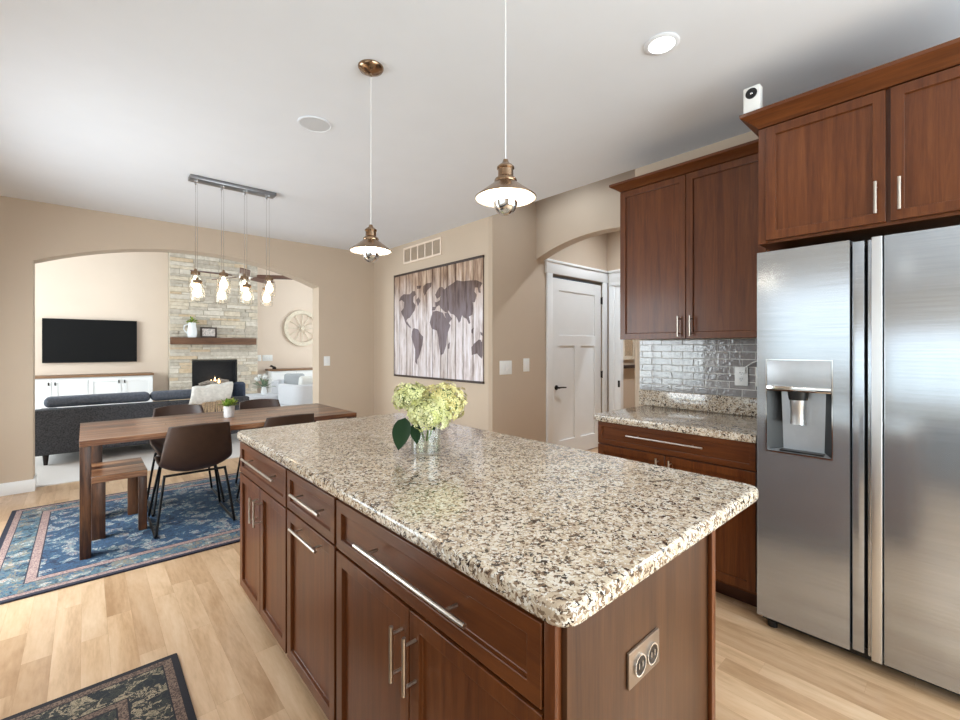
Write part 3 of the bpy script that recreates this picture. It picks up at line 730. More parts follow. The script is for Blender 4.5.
# outlets + cable on the backsplash
def wall_plate(name, label, cat, loc, rotz, w, h, kind, n=1, group=None):
    """built facing -Y at the origin, plate in XZ"""
    t = thing(name, label, cat, loc, rotz, group)
    MB().box(-w / 2, w / 2, -0.006, 0.0, -h / 2, h / 2, 0.002).build('cover_plate', 'white', t)
    for i in range(n):
        cx = (i - (n - 1) / 2) * 0.046
        if kind == 'rocker':
            MB().box(cx - 0.0165, cx + 0.0165, -0.009, -0.0055, -0.033, 0.033, 0.002).build('rocker', 'trim', t)
        else:
            for s in (-1, 1):
                m = MB(); m.lathe([(0, 0), (0.017, 0), (0.016, 0.003), (0, 0.003)], (cx, -0.0055, s * 0.02), 16, Matrix.Rotation(PI / 2, 4, 'X')); rc = m.build('receptacle', 'trim', t)
                m = MB()
                for d in (-1, 1): m.box(cx + d * 0.006 - 0.0012, cx + d * 0.006 + 0.0012, -0.0096, -0.0082, s * 0.02 - 0.002, s * 0.02 + 0.007)
                m.lathe([(0, 0), (0.0025, 0), (0.0025, 0.0008), (0, 0.0008)], (cx, -0.0087, s * 0.02 - 0.008), 8, Matrix.Rotation(PI / 2, 4, 'X'))
                m.build('socket_slots', 'black', rc)
    return t
RZ = -PI / 2
wall_plate('outlet', 'white outlet on the grey tiles, the one left clear of the fridge', 'outlet', (WX - 0.0125, 1.005, 1.165), RZ, 0.078, 0.122, 'outlet')
wall_plate('outlet', 'white wall plate half hidden behind the edge of the fridge', 'outlet', (WX - 0.0125, 0.885, 1.165), RZ, 0.078, 0.122, 'outlet')
cb = MB().tube([(WX - 0.02, 0.985, 1.20), (WX - 0.04, 0.975, 1.225), (WX - 0.05, 0.93, 1.255), (WX - 0.05, 0.86, 1.285), (WX - 0.045, 0.78, 1.30)], 0.0035)
cb.box(WX - 0.034, WX - 0.0205, 0.975, 0.995, 1.185, 1.205, 0.003)
tag(place(cb.build('power_cord', 'white'), (WX - 0.03, 0.985, 1.2)), 'thin white cord rising from the tile outlet toward the fridge', 'cord')
# switches
wall_plate('light_switch', 'wider white double switch plate on the wall before the hall door', 'switch', (3.395, 3.3895, 1.135), 0, 0.185, 0.15, 'rocker', 2)
wall_plate('light_switch', 'narrow white single switch plate closest to the hall door casing', 'switch', (3.725, 3.3895, 1.155), 0, 0.10, 0.15, 'rocker', 1)
wall_plate('light_switch', 'white switch plate on the tan wall beside the arch opening', 'switch', (2.46, AY - 0.0005, 1.17), 0, 0.085, 0.13, 'rocker', 1)

# opposite run of kitchen units (seen only mirrored in the fridge)
og = (-0.64, 0.6, 0)
t = thing('base_cabinet', 'dark grey base cabinet run under the sink window opposite the fridge', 'cabinet', og)
MB().box(-1.249, -0.66, -1.6, 2.2, 0.10, 0.873).build('carcass', 'slate', t, og)
MB().box(-1.249, -0.72, -1.59, 2.19, 0.0, 0.0995).build('toe_kick', 'cherryDark', t, og)
for k in range(6):
    shaker('door', 'slate', t, og, 'X', -1.6 + k * 0.6333 + 0.004, -1.6 + (k + 1) * 0.6333 - 0.004, 0.12, 0.865, -0.64, sgn=1)
o = MB().box(-1.249, -0.615, -1.62, 2.22, 0.8735, 0.915, 0.005).build('sink_worktop', 'granite'); place(o, (-0.93, 0.3, 0.8735)); tag(o, 'speckled granite worktop under the sink window', 'worktop')

# ================================================================= on the island: vase of hydrangeas
vx, vy, vz = 1.045, 1.505, 0.9155
t = thing('vase', 'round clear glass vase of water standing on the island worktop', 'vase', (vx, vy, vz))
MB().lathe([(0, 0.0), (0.056, 0.0), (0.06, 0.003), (0.061, 0.10), (0.0585, 0.10), (0.0572, 0.010), (0, 0.008)], seg=40).build('glass_body', 'vase', t)
MB().lathe([(0, 0.0095), (0.0565, 0.0105), (0.0575, 0.05), (0, 0.05)], seg=40).build('water', 'water', t)
def floret_ball(r, n, squash, seed):
    rr = random.Random(seed); mb = MB(); bm = mb.bm
    for i in range(n):
        ph = math.acos(1 - 2 * (i + 0.5) / n); thh = i * 2.399963
        d = Vector((math.sin(ph) * math.cos(thh), math.sin(ph) * math.sin(thh), math.cos(ph)))
        if d.z < -0.75: continue
        lump = 1 + 0.10 * math.sin(3.1 * d.x * 2 + seed) * math.cos(4.3 * d.y + d.z * 3) 
        p = Vector((d.x * r, d.y * r, d.z * r * squash)) * (lump * rr.uniform(0.86, 1.08))
        nrm = (d + Vector((rr.uniform(-.5, .5), rr.uniform(-.5, .5), rr.uniform(-.3, .5)))).normalized()
        a = nrm.cross(Vector((rr.random(), rr.random(), rr.random()))).normalized(); b = nrm.cross(a)
        sz = rr.uniform(0.007, 0.012); c0 = bm.verts.new(p)
        for k in range(4):
            an = k * PI / 2; e1 = (a * math.cos(an - .5) + b * math.sin(an - .5)) * sz; e2 = (a * math.cos(an + .5) + b * math.sin(an + .5)) * sz; tip = (a * math.cos(an) + b * math.sin(an)) * sz * 1.35
            vs = [c0, bm.verts.new(p + e1 + nrm * .003), bm.verts.new(p + tip + nrm * .001), bm.verts.new(p + e2 + nrm * .003)]
            bm.faces.new(vs)
    core = bmesh.new(); bmesh.ops.create_icosphere(core, subdivisions=3, radius=r * 0.72); bmesh.ops.scale(core, vec=(1, 1, squash), verts=core.verts)
    mb.add(core, 1); return mb
def leaf_mesh(mb, base, dirv, up, L, W, droop=0.3, n=6, notch=False):
    dirv = Vector(dirv).normalized(); side = dirv.cross(Vector(up)).normalized(); nrm = side.cross(dirv).normalized()
    rows = []
    for i in range(n + 1):
        s = i / n; w = W * math.sin(PI * min(1, s * 0.92 + 0.08)) ** 0.8 * (1 - 0.25 * s) if 0 < i < n else 0.0008
        p = Vector(base) + dirv * (L * s) - Vector((0, 0, 1)) * (droop * L * s * s)
        rows.append((mb.bm.verts.new(p - side * w + nrm * w * 0.25), mb.bm.verts.new(p), mb.bm.verts.new(p + side * w + nrm * w * 0.25)))
    for a, b in zip(rows, rows[1:]):
        for k in range(2):
            f = mb.bm.faces.new((a[k], a[k + 1], b[k + 1], b[k])); f.smooth = True
cr_, sr_ = math.cos(math.radians(41.74)), math.sin(math.radians(41.74))
def vofs(r, f): return Vector((f * sr_ + r * cr_, f * cr_ - r * sr_, 0))   # r: along the picture's horizontal, f: away
for (r_, f_, z_, rad, n_, sd, lab, mt) in (
        (-0.062, 0.02, 0.208, 0.073, 270, 1, 'smaller cream hydrangea head leaning over the dark leaf, in the glass vase', 'floret'),
        (0.022, -0.035, 0.152, 0.082, 360, 2, 'low middle cream green hydrangea head over the rim of the glass vase', 'floret'),
        (0.066, 0.03, 0.188, 0.095, 400, 3, 'largest yellowing hydrangea head on the far side of the glass vase', 'floret2')):
    c = vofs(r_, f_)
    t = thing('hydrangea', lab, 'flower', (vx, vy, vz + 0.015))
    MB().tube([(c.x * 0.12, c.y * 0.12, 0.035), (c.x * 0.45, c.y * 0.45, z_ * 0.5), (c.x, c.y, z_ - 0.03)], 0.0035).build('flower_stem', 'stem', t)
    hb = floret_ball(rad, n_, 0.82, sd); bmesh.ops.translate(hb.bm, verts=hb.bm.verts, vec=(c.x, c.y, z_)); hb.build('flower_head', [mt, 'stem'], t, recalc=False)
    if sd == 1:
        for (lr, lf, dz, dr_, L, W) in ((-0.078, -0.04, 0.135, -0.06, 0.13, 0.045), (-0.036, -0.055, 0.118, 0.04, 0.085, 0.026)):
            lb = MB(); leaf_mesh(lb, vofs(lr, lf) + Vector((0, 0, dz)), vofs(dr_ * 3, -0.25) + Vector((0, 0, -1.0)), vofs(-0.25, -1.0) + Vector((0, 0, 0.3)), L, W, 0.0, 8)
            lb.build('leaf', 'leaf', t, recalc=False)
    else:
        lb = MB(); st = c * 0.6; leaf_mesh(lb, st + Vector((0, 0, 0.105)), c.normalized() + Vector((0, 0, 0.1)), (0, 0, 1), 0.055, 0.02, 0.4); lb.build('leaf', 'leaf', t, recalc=False)

# ================================================================= lamps over the island
def pendant(x, y, zr, label):
    t = thing('pendant_lamp', label, 'lamp', (x, y, zr))
    Hc = H - zr
    MB().lathe([(0, Hc), (0.062, Hc), (0.062, Hc - 0.004), (0.056, Hc - 0.014), (0.03, Hc - 0.028), (0.008, Hc - 0.034), (0.006, Hc - 0.045), (0, Hc - 0.045)], seg=30).build('ceiling_canopy', 'brass', t)
    MB().tube([(0, 0, 0.127), (0, 0, Hc - 0.04)], 0.0016, 8).build('cord', 'trim', t)
    sh = MB()
    sh.lathe([(0.1025, 0.0), (0.1025, 0.004), (0.085, 0.018), (0.06, 0.036), (0.042, 0.05), (0.034, 0.058), (0.0335, 0.056), (0.041, 0.047), (0.059, 0.033), (0.084, 0.015), (0.1005, 0.001)], seg=48, close=True)
    s_ = sh.build('lamp_shade', 'brass', t)
    MB().lathe([(0.1, 0.0008), (0.083, 0.0145), (0.058, 0.032), (0.04, 0.0455), (0.02, 0.05), (0.0, 0.05)], seg=48).build('shade_lining', 'frost', s_, recalc=False)
    MB().lathe([(0.0, 0.054), (0.036, 0.054), (0.038, 0.06), (0.036, 0.066), (0.03, 0.07), (0.026, 0.074), (0.0255, 0.097), (0.029, 0.101), (0.029, 0.106), (0.022, 0.113), (0.012, 0.12), (0.008, 0.131), (0, 0.131)], seg=30).build('socket_housing', 'brass', t)
    bl = MB(); bl.lathe([(0, -0.055), (0.016, -0.052), (0.03, -0.042), (0.038, -0.027), (0.0405, -0.010)], seg=30); bb = bl.build('bulb_cap', 'chrome', t)
    MB().lathe([(0.0403, -0.0098), (0.039, 0.004), (0.031, 0.02), (0.02, 0.034), (0.015, 0.049)], seg=30).build('bulb', 'bulb', t)
    return t
pendant(1.05, 1.985, 1.822, 'brass pendant lamp over the island end closest to the dining table')
pendant(1.05, 1.048, 1.845, 'brass pendant lamp over the near half of the island')

# recessed downlights; only the fridge aisle one is in view, the rest added
def downlight(x, y, label, power=9, H=H):
    t = thing('recessed_light', label, 'light', (x, y, H))
    MB().lathe([(0.055, -0.001), (0.075, -0.001), (0.077, -0.004), (0.073, -0.007), (0.057, -0.009), (0.055, -0.006)], seg=36, close=True).build('trim_ring', 'ceil', t)
    MB().lathe([(0, -0.003), (0.054, -0.003), (0.054, -0.0055), (0, -0.0065)], seg=36).build('lens', 'downlight', t)
    d = bpy.data.lights.new('downlight', 'SPOT'); d.energy = power * 1.2; d.spot_size = 2.6; d.spot_blend = 0.9; d.color = (1, 0.96, 0.9) if H < 3 else (0.83, 0.925, 1.0); d.shadow_soft_size = 0.06
    l = bpy.data.objects.new('downlight', d); C.objects.link(l); l.parent = t; l.location = (0, 0, -0.02)
    return t
downlight(1.955, 0.95, 'round lit recessed ceiling light above the fridge aisle')
downlight(-0.3, 0.95, 'added unseen round recessed ceiling light over the sink aisle')  # put in for brightness, out of view
downlight(0.9, -1.0, 'added unseen round recessed ceiling light behind the viewpoint')  # extra kitchen brightness, no fixture known here
downlight(4.75, 2.5, 'added round recessed light in the higher hall ceiling beyond the arch', 88, 3.3)  # added so the hall and its door come out bright
downlight(3.45, 2.8, 'added round recessed light in the raised ceiling just before the hall arch', 14, 3.3)  # added to lift the dim header wall
downlight(6.0, 2.6, 'added round recessed light in the far room past the second doorway', 110, 3.3)  # added because the far room came out dark
t = thing('ceiling_speaker', 'round white flush ceiling speaker grille beyond the pendant lamps', 'speaker', (1.058, 2.717, H))
MB().lathe([(0.088, -0.001), (0.1, -0.001), (0.1, -0.005), (0.094, -0.008), (0.088, -0.006)], seg=40, close=True).build('rim', 'ceil', t)
MB().lathe([(0, -0.0045), (0.088, -0.0045), (0.088, -0.001), (0, -0.001)], seg=40).build('grille', 'speakergrey', t)

# ================================================================= dining area
o = MB().prism(rounded_rect(-1.375, 1.375, -0.935, 0.935, 0.01), 'Z', 0.001, 0.010, bev=0.002).build('area_rug', 'rug')
o.location = (0.925, 4.335, 0.0); tag(o, 'large blue floral bordered rug under the dining table', 'rug')
o = MB().prism(rounded_rect(-0.40, 0.40, -0.72, 0.72, 0.008), 'Z', 0.001, 0.009, bev=0.002).build('area_rug', 'rug2')
o.location = (-0.10, 1.616, 0.0); tag(o, 'small dark floral mat on the wood floor by the island', 'rug')
RZt = 0.0105
tx0, tx1, ty0, ty1 = -0.03, 1.84, 3.745, 4.66
t = thing('dining_table', 'long walnut plank dining table with square legs on the blue rug', 'table', ((tx0 + tx1) / 2, (ty0 + ty1) / 2, RZt))
og = ((tx0 + tx1) / 2, (ty0 + ty1) / 2, 0)
mb = MB(); nb = 7
for i in range(nb):
    w = (ty1 - ty0) / nb; xs = tx0
    cuts = sorted([tx0, tx1] + [random.uniform(tx0 + 0.25, tx1 - 0.25) for _ in range(2)])
    for a, b in zip(cuts, cuts[1:]): mb.box(a + 0.0003, b - 0.0003, ty0 + i * w + 0.0003, ty0 + (i + 1) * w - 0.0003, 0.712, 0.7495, 0.001, 1)
mb.build('tabletop', 'table', t, og)
for (lx, ly, lw_) in ((tx0 + 0.002, ty0 + 0.002, 0.056), (tx1 - 0.058, ty0 + 0.002, 0.056), (tx0 + 0.045, ty1 - 0.087, 0.085), (tx1 - 0.13, ty1 - 0.087, 0.085)):
    mb = MB(); mb.box(lx, lx + lw_, ly, ly + 0.085, 0.0, 0.7115, 0.003); mb.build('leg', 'tableleg', t, og)
ap = MB(); ap.box(tx0 + 0.135, tx1 - 0.135, ty1 - 0.06, ty1 - 0.035, 0.65, 0.7115); ap.build('apron', 'tableleg', t, og)
# bench at the table's head
bx0, bx1, by0, by1 = 0.03, 0.341, 4.07, 4.565
t = thing('bench', 'short walnut bench tucked under the end of the dining table', 'bench', ((bx0 + bx1) / 2, (by0 + by1) / 2, RZt)); og = ((bx0 + bx1) / 2, (by0 + by1) / 2, 0)
mb = MB()
for i in range(4):
    w = (by1 - by0) / 4; mb.box(bx0, bx1, by0 + i * w + 0.0004, by0 + (i + 1) * w - 0.0004, 0.395, 0.44, 0.0015, 1)
mb.build('seat', 'table', t, og)
for lx, ly, lw_ in ((bx0 + 0.001, by0 + 0.001, 0.075), (bx1 - 0.051, by0 + 0.001, 0.05), (bx0 + 0.001, by1 - 0.062, 0.06), (bx1 - 0.088, by1 - 0.062, 0.085)):
    MB().box(lx, lx + lw_, ly, ly + 0.06, 0.0, 0.3945, 0.002).build('leg', 'tableleg', t, og)
# chairs
def make_chair(label, loc, rotz):
    t = thing('dining_chair', label, 'chair', loc, rotz, 'brown bucket chairs at the dining table')
    prof = [(0.235, 0.445), (0.22, 0.462), (0.12, 0.452), (0.0, 0.438), (-0.12, 0.432), (-0.21, 0.44), (-0.275, 0.475), (-0.315, 0.54), (-0.35, 0.62), (-0.385, 0.70), (-0.418, 0.785), (-0.425, 0.80), (-0.4255, 0.803)]
    wid = [0.205, 0.215, 0.222, 0.226, 0.228, 0.230, 0.228, 0.222, 0.214, 0.204, 0.190, 0.187, 0.186]
    mb = MB(); nu = 10; g = []
    for i, ((py, pz), w) in enumerate(zip(prof, wid)):
        row = []; bk = min(1, max(0, (i - 5) / 4.0))
        for k in range(nu + 1):
            u = -1 + 2 * k / nu; cv = abs(u) ** 2.6
            lift = 0.075 * cv * (1 - bk) * min(1, i / 3); fwd = 0.07 * cv * bk
            tz = -0.012 * (u * u) if i >= len(prof) - 3 else 0
            row.append(mb.bm.verts.new((u * w, py + fwd, pz + lift + tz)))
        g.append(row)
    for a, b in zip(g, g[1:]):
        for k in range(nu):
            f = mb.bm.faces.new((a[k], a[k + 1], b[k + 1], b[k])); f.smooth = True
    o = mb.build('seat_shell', 'leather', t, recalc=True)
    so = o.modifiers.new('thick', 'SOLIDIFY'); so.thickness = 0.028; so.offset = 0
    sb = o.modifiers.new('smooth', 'SUBSURF'); sb.levels = 1; sb.render_levels = 2
    for s in (-1, 1):
        mb = MB(); mb.tube([(s * 0.18, 0.15, 0.435), (s * 0.21, 0.195, 0.25), (s * 0.243, 0.243, 0.03), (s * 0.246, 0.235, 0.011), (s * 0.246, 0.0, 0.0095), (s * 0.246, -0.235, 0.011), (s * 0.243, -0.243, 0.03), (s * 0.215, -0.215, 0.25), (s * 0.19, -0.19, 0.425)], 0.009, 10)
        mb.build('sled_leg', 'blackmetal', t)
    for yy, zz in ((0.15, 0.425), (-0.185, 0.415)):
        MB().tube([(-0.185, yy, zz), (0.185, yy, zz)], 0.009, 8).build('crossbar', 'blackmetal', t)
    return t
zc = 0.0105
ch = make_chair('brown leather dining chair with its back to the kitchen, beside the bench', (0.612, 4.05, zc), 0.0)
dup(ch, (1.235, 4.05, zc), 0.02, 'brown leather dining chair mostly hidden by the corner of the granite island')
dup(ch, (0.645, 4.56, zc), PI, 'brown leather dining chair across the table, facing the bench-side chair')
dup(ch, (1.34, 4.56, zc), PI, 'brown leather dining chair across the table, behind the potted plant toward the arch jamb')
# potted plant on the table
t = thing('potted_plant', 'small green plant in a pale grey pot on the dining table', 'plant', (0.91, 4.22, 0.7605))
MB().lathe([(0, 0), (0.036, 0), (0.039, 0.003), (0.043, 0.095), (0.039, 0.098), (0.037, 0.09), (0, 0.088)], seg=26).build('pot', 'concrete', t)
rr = random.Random(4); mb = MB()
for i in range(150):
    a = rr.uniform(0, 2 * PI); el = rr.uniform(0.15, 1.4); d = Vector((math.cos(a) * math.cos(el), math.sin(a) * math.cos(el), math.sin(el)))
    leaf_mesh(mb, Vector((rr.uniform(-.025, .025), rr.uniform(-.025, .025), 0.092)) + d * rr.uniform(0, .035), d, (0.1, 0.2, 1), rr.uniform(0.03, 0.06), 0.008, 0.2, 4)
mb.build('foliage', 'herb', t, recalc=False)['kind'] = 'stuff'

# chandelier of eight jars
cxm, cym = 0.945, 4.2
t = thing('chandelier', 'chrome linear chandelier of lit glass jars hanging above the dining table', 'chandelier', (cxm, cym, H)); og = (cxm, cym, 0); 
def TP(p): return (p[0] - cxm, p[1] - cym, p[2] - H)
MB().box(-0.325, 0.325, -0.055, 0.055, -0.03, -0.0005, 0.003).build('ceiling_bar', 'barmetal', t)
for i in range(4):
    for j in range(2):
        jx = (-0.275, -0.088, 0.088, 0.268)[i]; jy = -0.038 if j == 0 else 0.038
        zl = (1.865 if (i + j) % 2 == 0 else 1.945) - H
        cd = MB().tube([(jx, jy, -0.03), (jx, jy, zl + 0.05)], 0.0022, 6); cd.lathe([(0, -0.031), (0.008, -0.031), (0.008, -0.05), (0, -0.055)], (jx, jy, 0), 10); cd.build('cord', 'chrome', t)
        MB().lathe([(0, 0.05), (0.008, 0.048), (0.012, 0.03), (0.03, 0.026), (0.034, 0.02), (0.034, 0.0), (0, 0.0)], (jx, jy, zl), 20).build('jar_lid', 'brass', t)
        MB().lathe([(0.0335, 0.0), (0.037, -0.01), (0.051, -0.028), (0.052, -0.128), (0.046, -0.143), (0, -0.145)], (jx, jy, zl), 24).build('jar', 'jar', t, recalc=False)
        MB().lathe([(0, -0.005), (0.011, -0.012), (0.014, -0.03), (0.027, -0.055), (0.032, -0.078), (0.022, -0.102), (0, -0.11)], (jx, jy, zl), 16).build('bulb', 'jarbulb', t)

# world map hanging on the wall
MAP = [[(5.172,1.973),(5.133,2.033),(5.055,2.061),(4.903,2.047),(4.842,2.082),(4.781,2.076),(4.769,2.028),(4.817,2.006),(4.825,1.939),(4.769,1.895),(4.793,1.83),(4.866,1.774),(4.903,1.742),(4.966,1.731),(4.998,1.692),(4.978,1.699),(4.903,1.635),(4.866,1.602),(4.916,1.615),(5.004,1.673),(5.055,1.758),(5.094,1.793),(5.12,1.837),(5.055,1.874),(5.042,1.956),(5.107,1.989)],[(4.817,1.605),(4.722,1.588),(4.663,1.527),(4.599,1.487),(4.617,1.382),(4.686,1.251),(4.729,1.198),(4.729,1.131),(4.781,1.17),(4.781,1.33),(4.866,1.492),(4.854,1.559)],[(4.594,2.123),(4.526,2.148),(4.416,2.146),(4.427,2.099),(4.504,2.062),(4.571,1.997),(4.599,2.052)],[(4.745,2.139),(4.64,2.134),(4.663,2.097),(4.734,2.098)],[(4.757,1.961),(4.698,1.995),(4.663,1.94),(4.722,1.878)],[(4.383,1.791),(4.427,1.73),(4.455,1.668),(4.46,1.663),(4.416,1.585),(4.309,1.556),(4.283,1.468),(4.267,1.368),(4.236,1.263),(4.184,1.276),(4.124,1.38),(4.104,1.514),(4.045,1.609),(4.1,1.659),(4.154,1.716),(4.194,1.765),(4.309,1.796)],[(4.16,1.753),(4.094,1.761),(4.015,1.684),(4.074,1.639),(4.108,1.64)],[(4.416,1.806),(4.405,1.849),(4.34,1.845),(4.351,1.902),(4.309,1.899),(4.246,1.919),(4.225,1.967),(4.309,1.937),(4.347,1.99),(4.267,2.07),(4.205,2.07),(4.164,2.035),(4.084,2.069),(4.006,2.091),(3.929,2.118),(3.818,2.094),(3.71,2.091),(3.588,2.079),(3.49,2.039),(3.52,2.01),(3.537,1.984),(3.52,1.938),(3.554,1.941),(3.571,1.999),(3.614,2.003),(3.622,1.959),(3.588,1.922),(3.614,1.845),(3.657,1.848),(3.648,1.779),(3.657,1.712),(3.718,1.692),(3.692,1.622),(3.718,1.612),(3.754,1.671),(3.799,1.685),(3.836,1.716),(3.864,1.653),(3.891,1.631),(3.929,1.692),(3.986,1.731),(4.045,1.746),(4.084,1.785),(4.114,1.762),(4.164,1.777),(4.225,1.818),(4.267,1.858),(4.319,1.843),(4.351,1.802)],[(4.094,1.392),(4.054,1.416),(4.064,1.343),(4.094,1.337)],[(3.674,1.549),(3.631,1.57),(3.648,1.502),(3.674,1.515)],[(3.529,1.522),(3.49,1.504),(3.49,1.476),(3.52,1.488)],[(3.674,1.355),(3.622,1.4),(3.579,1.422),(3.554,1.439),(3.52,1.433),(3.504,1.405),(3.495,1.443),(3.492,1.388),(3.492,1.266),(3.504,1.233),(3.554,1.265),(3.579,1.287),(3.666,1.27)]]
og = (3.155, 4.39, 1.645)
t = thing('wall_hanging', 'large whitewashed plank world map hanging on the tan wall', 'wall art', og)
mb = MB(); yb = 3.485; bw = [0.16, 0.17, 0.13, 0.15, 0.14, 0.16, 0.13, 0.16, 0.15, 0.14, 0.17, 0.13]; sc_ = (5.295 - yb) / sum(bw)
for w in bw:
    mb.box(3.152, 3.168, yb + 0.006, yb + w * sc_ - 0.006, 0.99, 2.31, 0.001, 1); yb += w * sc_
for poly in MAP:
    b2 = bmesh.new(); f = b2.faces.new([b2.verts.new((3.1512, y, z)) for y, z in poly]); f.normal_update()
    r = bmesh.ops.extrude_face_region(b2, geom=[f])
    for e in r['geom']:
        if isinstance(e, bmesh.types.BMVert): e.co.x = 3.1525
    bmesh.ops.triangulate(b2, faces=[q for q in b2.faces if len(q.verts) > 4]); mb.add(b2, 1)
mb.box(3.163, 3.1685, 3.487, 5.293, 0.991, 2.309, mi=2)
mb.build('map_panel', ['barn', 'barnmap', 'rod'], t, og)
for za, zb in ((2.31, 2.337), (0.965, 0.99)): MB().box(3.146, 3.1685, 3.48, 5.30, za, zb, 0.002).build('hanging_rail', 'rod', t, og)
MB().box(3.15, 3.1685, 5.295, 5.304, 0.99, 2.31).build('side_edge', 'rod', t, og)
# return-air vent
og = (3.165, 4.65, 2.565)
t = thing('air_vent', 'cream louvred air vent high on the wall above the map', 'vent', og)
mb = MB(); y0, y1, z0, z1 = 4.235, 5.065, 2.46, 2.672
mb.box(3.155, 3.1695, y0, y1, z0, z0 + 0.022); mb.box(3.155, 3.1695, y0, y1, z1 - 0.022, z1)
for k in range(6): yy = y0 + (y1 - y0 - 0.022) * k / 5; mb.box(3.155, 3.1695, yy, yy + 0.022, z0 + 0.022, z1 - 0.022)
mb.build('vent_frame', 'cream', t, og)
mb = MB(); nl = 12
for k in range(nl):
    zz = z0 + 0.026 + (z1 - z0 - 0.05) * k / nl
    mb.prism([(3.157, zz), (3.1595, zz), (3.1685, zz + 0.010), (3.166, zz + 0.010)], 'Y', y0 + 0.022, y1 - 0.022)
mb.build('louvres', 'wall', t, og)

# framed picture and ledge in the far room
og = (5.92, 3.39, 1.45)
t = thing('picture_frame', 'tan framed picture glimpsed through the far doorway', 'picture', og)
mb = MB(); X0, X1, Z0, Z1 = 5.76, 6.08, 1.18, 1.70
mb.box(X0, X1, 3.37, 3.3895, Z0, Z0 + 0.05); mb.box(X0, X1, 3.37, 3.3895, Z1 - 0.05, Z1); mb.box(X0, X0 + 0.05, 3.37, 3.3895, Z0 + .05, Z1 - .05); mb.box(X1 - 0.05, X1, 3.37, 3.3895, Z0 + .05, Z1 - .05)
mb.build('frame', 'wheel', t, og); MB().box(X0 + .05, X1 - .05, 3.378, 3.3895, Z0 + .05, Z1 - .05).build('picture', 'throwtan', t, og)
o = MB().box(5.56, 6.6, 3.33, 3.3895, 1.055, 1.10, 0.002).build('wall_ledge', 'rod'); place(o, (6.08, 3.36, 1.055)); tag(o, 'narrow dark wall ledge under the picture in the far room', 'shelf')

# ================================================================= living room
ZF = 0.0065
# fireplace chase of stacked stone
CY = 10.6; c0, c1 = 1.247, 2.835; f0, f1, fz0, fz1 = 1.615, 2.437, 0.2, 1.09
mb = MB(); mb.box(c0, f0 - 0.01, CY + 0.03, 10.899, 0.006, 3.358, mi=1); mb.box(f1 + 0.01, c1, CY + 0.03, 10.899, 0.006, 3.358, mi=1)
mb.box(f0 - 0.01, f1 + 0.01, CY + 0.03, 10.899, fz1 + 0.01, 3.358, mi=1); mb.box(f0 - 0.01, f1 + 0.01, CY + 0.03, 10.899, 0.006, fz0 - 0.01, mi=1)
rr = random.Random(11); z = 0.007
while z < 3.34:
    hh = rr.choice((0.05, 0.065, 0.08, 0.1)); z1 = min(z + hh, 3.357); x = c0 - 0.012
    while x < c1:
        L = rr.uniform(0.14, 0.48); x1 = min(x + L, c1 + 0.012); 
        if c1 - x1 < 0.1: x1 = c1 + 0.012
        segs = [(x, x1)]
        if z1 > fz0 and z < fz1: 
            segs = []
            if x < f0: segs.append((x, min(x1, f0)))
            if x1 > f1: segs.append((max(x, f1), x1))
        for a, b in segs:
            if b - a > 0.02: mb.box(a + 0.002, b - 0.002, CY - rr.uniform(0, 0.025), CY + 0.03, z + 0.0015, z1 - 0.0015, 0.003, 1)
        x = x1
    z = z1
struct(mb.build('wall_fireplace', ['stone', 'stonegap']))
og = ((f0 + f1) / 2, CY + 0.1, 0.2)
t = thing('fireplace', 'black gas fireplace insert burning in the stone wall', 'fireplace', og)
mb = MB(); mb.box(f0, f1, CY + 0.20, CY + 0.22, fz0, fz1); mb.box(f0, f0 + 0.02, CY, CY + 0.2, fz0, fz1); mb.box(f1 - 0.02, f1, CY, CY + 0.2, fz0, fz1); mb.box(f0, f1, CY, CY + 0.2, fz1 - 0.02, fz1); mb.box(f0, f1, CY, CY + 0.2, fz0, fz0 + 0.2)
mb.build('firebox', 'fire_int', t, og)
mb = MB(); w = 0.03
for a, b, c, d in ((f0, f1, fz0, fz0 + w), (f0, f1, fz1 - w, fz1), (f0, f0 + w, fz0 + w, fz1 - w), (f1 - w, f1, fz0 + w, fz1 - w)): mb.box(a, b, CY - 0.012, CY - 0.0005, c, d)
mb.build('surround_frame', 'black', t, og)
for (a, b, y_, z_, r) in ((1.72, 2.32, .06, .5, .05), (1.78, 2.26, .12, .58, .045), (1.74, 2.08, .05, .62, .035), (1.98, 2.3, .1, .64, .035)):
    MB().tube([(a, CY + y_, z_ - 0.03), ((a + b) / 2, CY + y_ + 0.02, z_ + 0.02), (b, CY + y_ - 0.02, z_)], [r, r * 1.1, r * 0.8], 8).build('log', 'log', t, og)
for k, (xx, hh) in enumerate(((1.97, .07), (2.04, .13), (2.11, .09))):
    MB().lathe([(0, 0), (0.028, 0.02), (0.024, 0.3 * hh + .02), (0, hh + 0.02)], (xx, CY + 0.09, 0.60), 8).build('flame', 'flame', t, og)
# mantel
o = MB().box(1.24, 2.775, 10.40, CY - 0.026, 1.42, 1.56, 0.006).build('mantel_shelf', 'mantel'); place(o, (2.0, 10.5, 1.42)); tag(o, 'thick brown wood mantel beam on the stone fireplace wall', 'mantel')
t = thing('pitcher', 'white ceramic pitcher on the wood mantel', 'pitcher', (1.60, 10.49, 1.561))
MB().lathe([(0, 0), (0.07, 0), (0.085, 0.04), (0.088, 0.12), (0.07, 0.22), (0.066, 0.27), (0.075, 0.3), (0.07, 0.3), (0.06, 0.27), (0.062, 0.22), (0, 0.2)], seg=24).build('body', 'ceramic', t)
MB().tube([(-0.07, 0, 0.26), (-0.13, 0, 0.24), (-0.14, 0, 0.16), (-0.085, 0, 0.08)], 0.012).build('handle', 'ceramic', t)
t = thing('leafy_sprig', 'pale green sprigs standing in the white mantel pitcher', 'plant', (1.60, 10.49, 1.83))
mb = MB(); rr = random.Random(9)
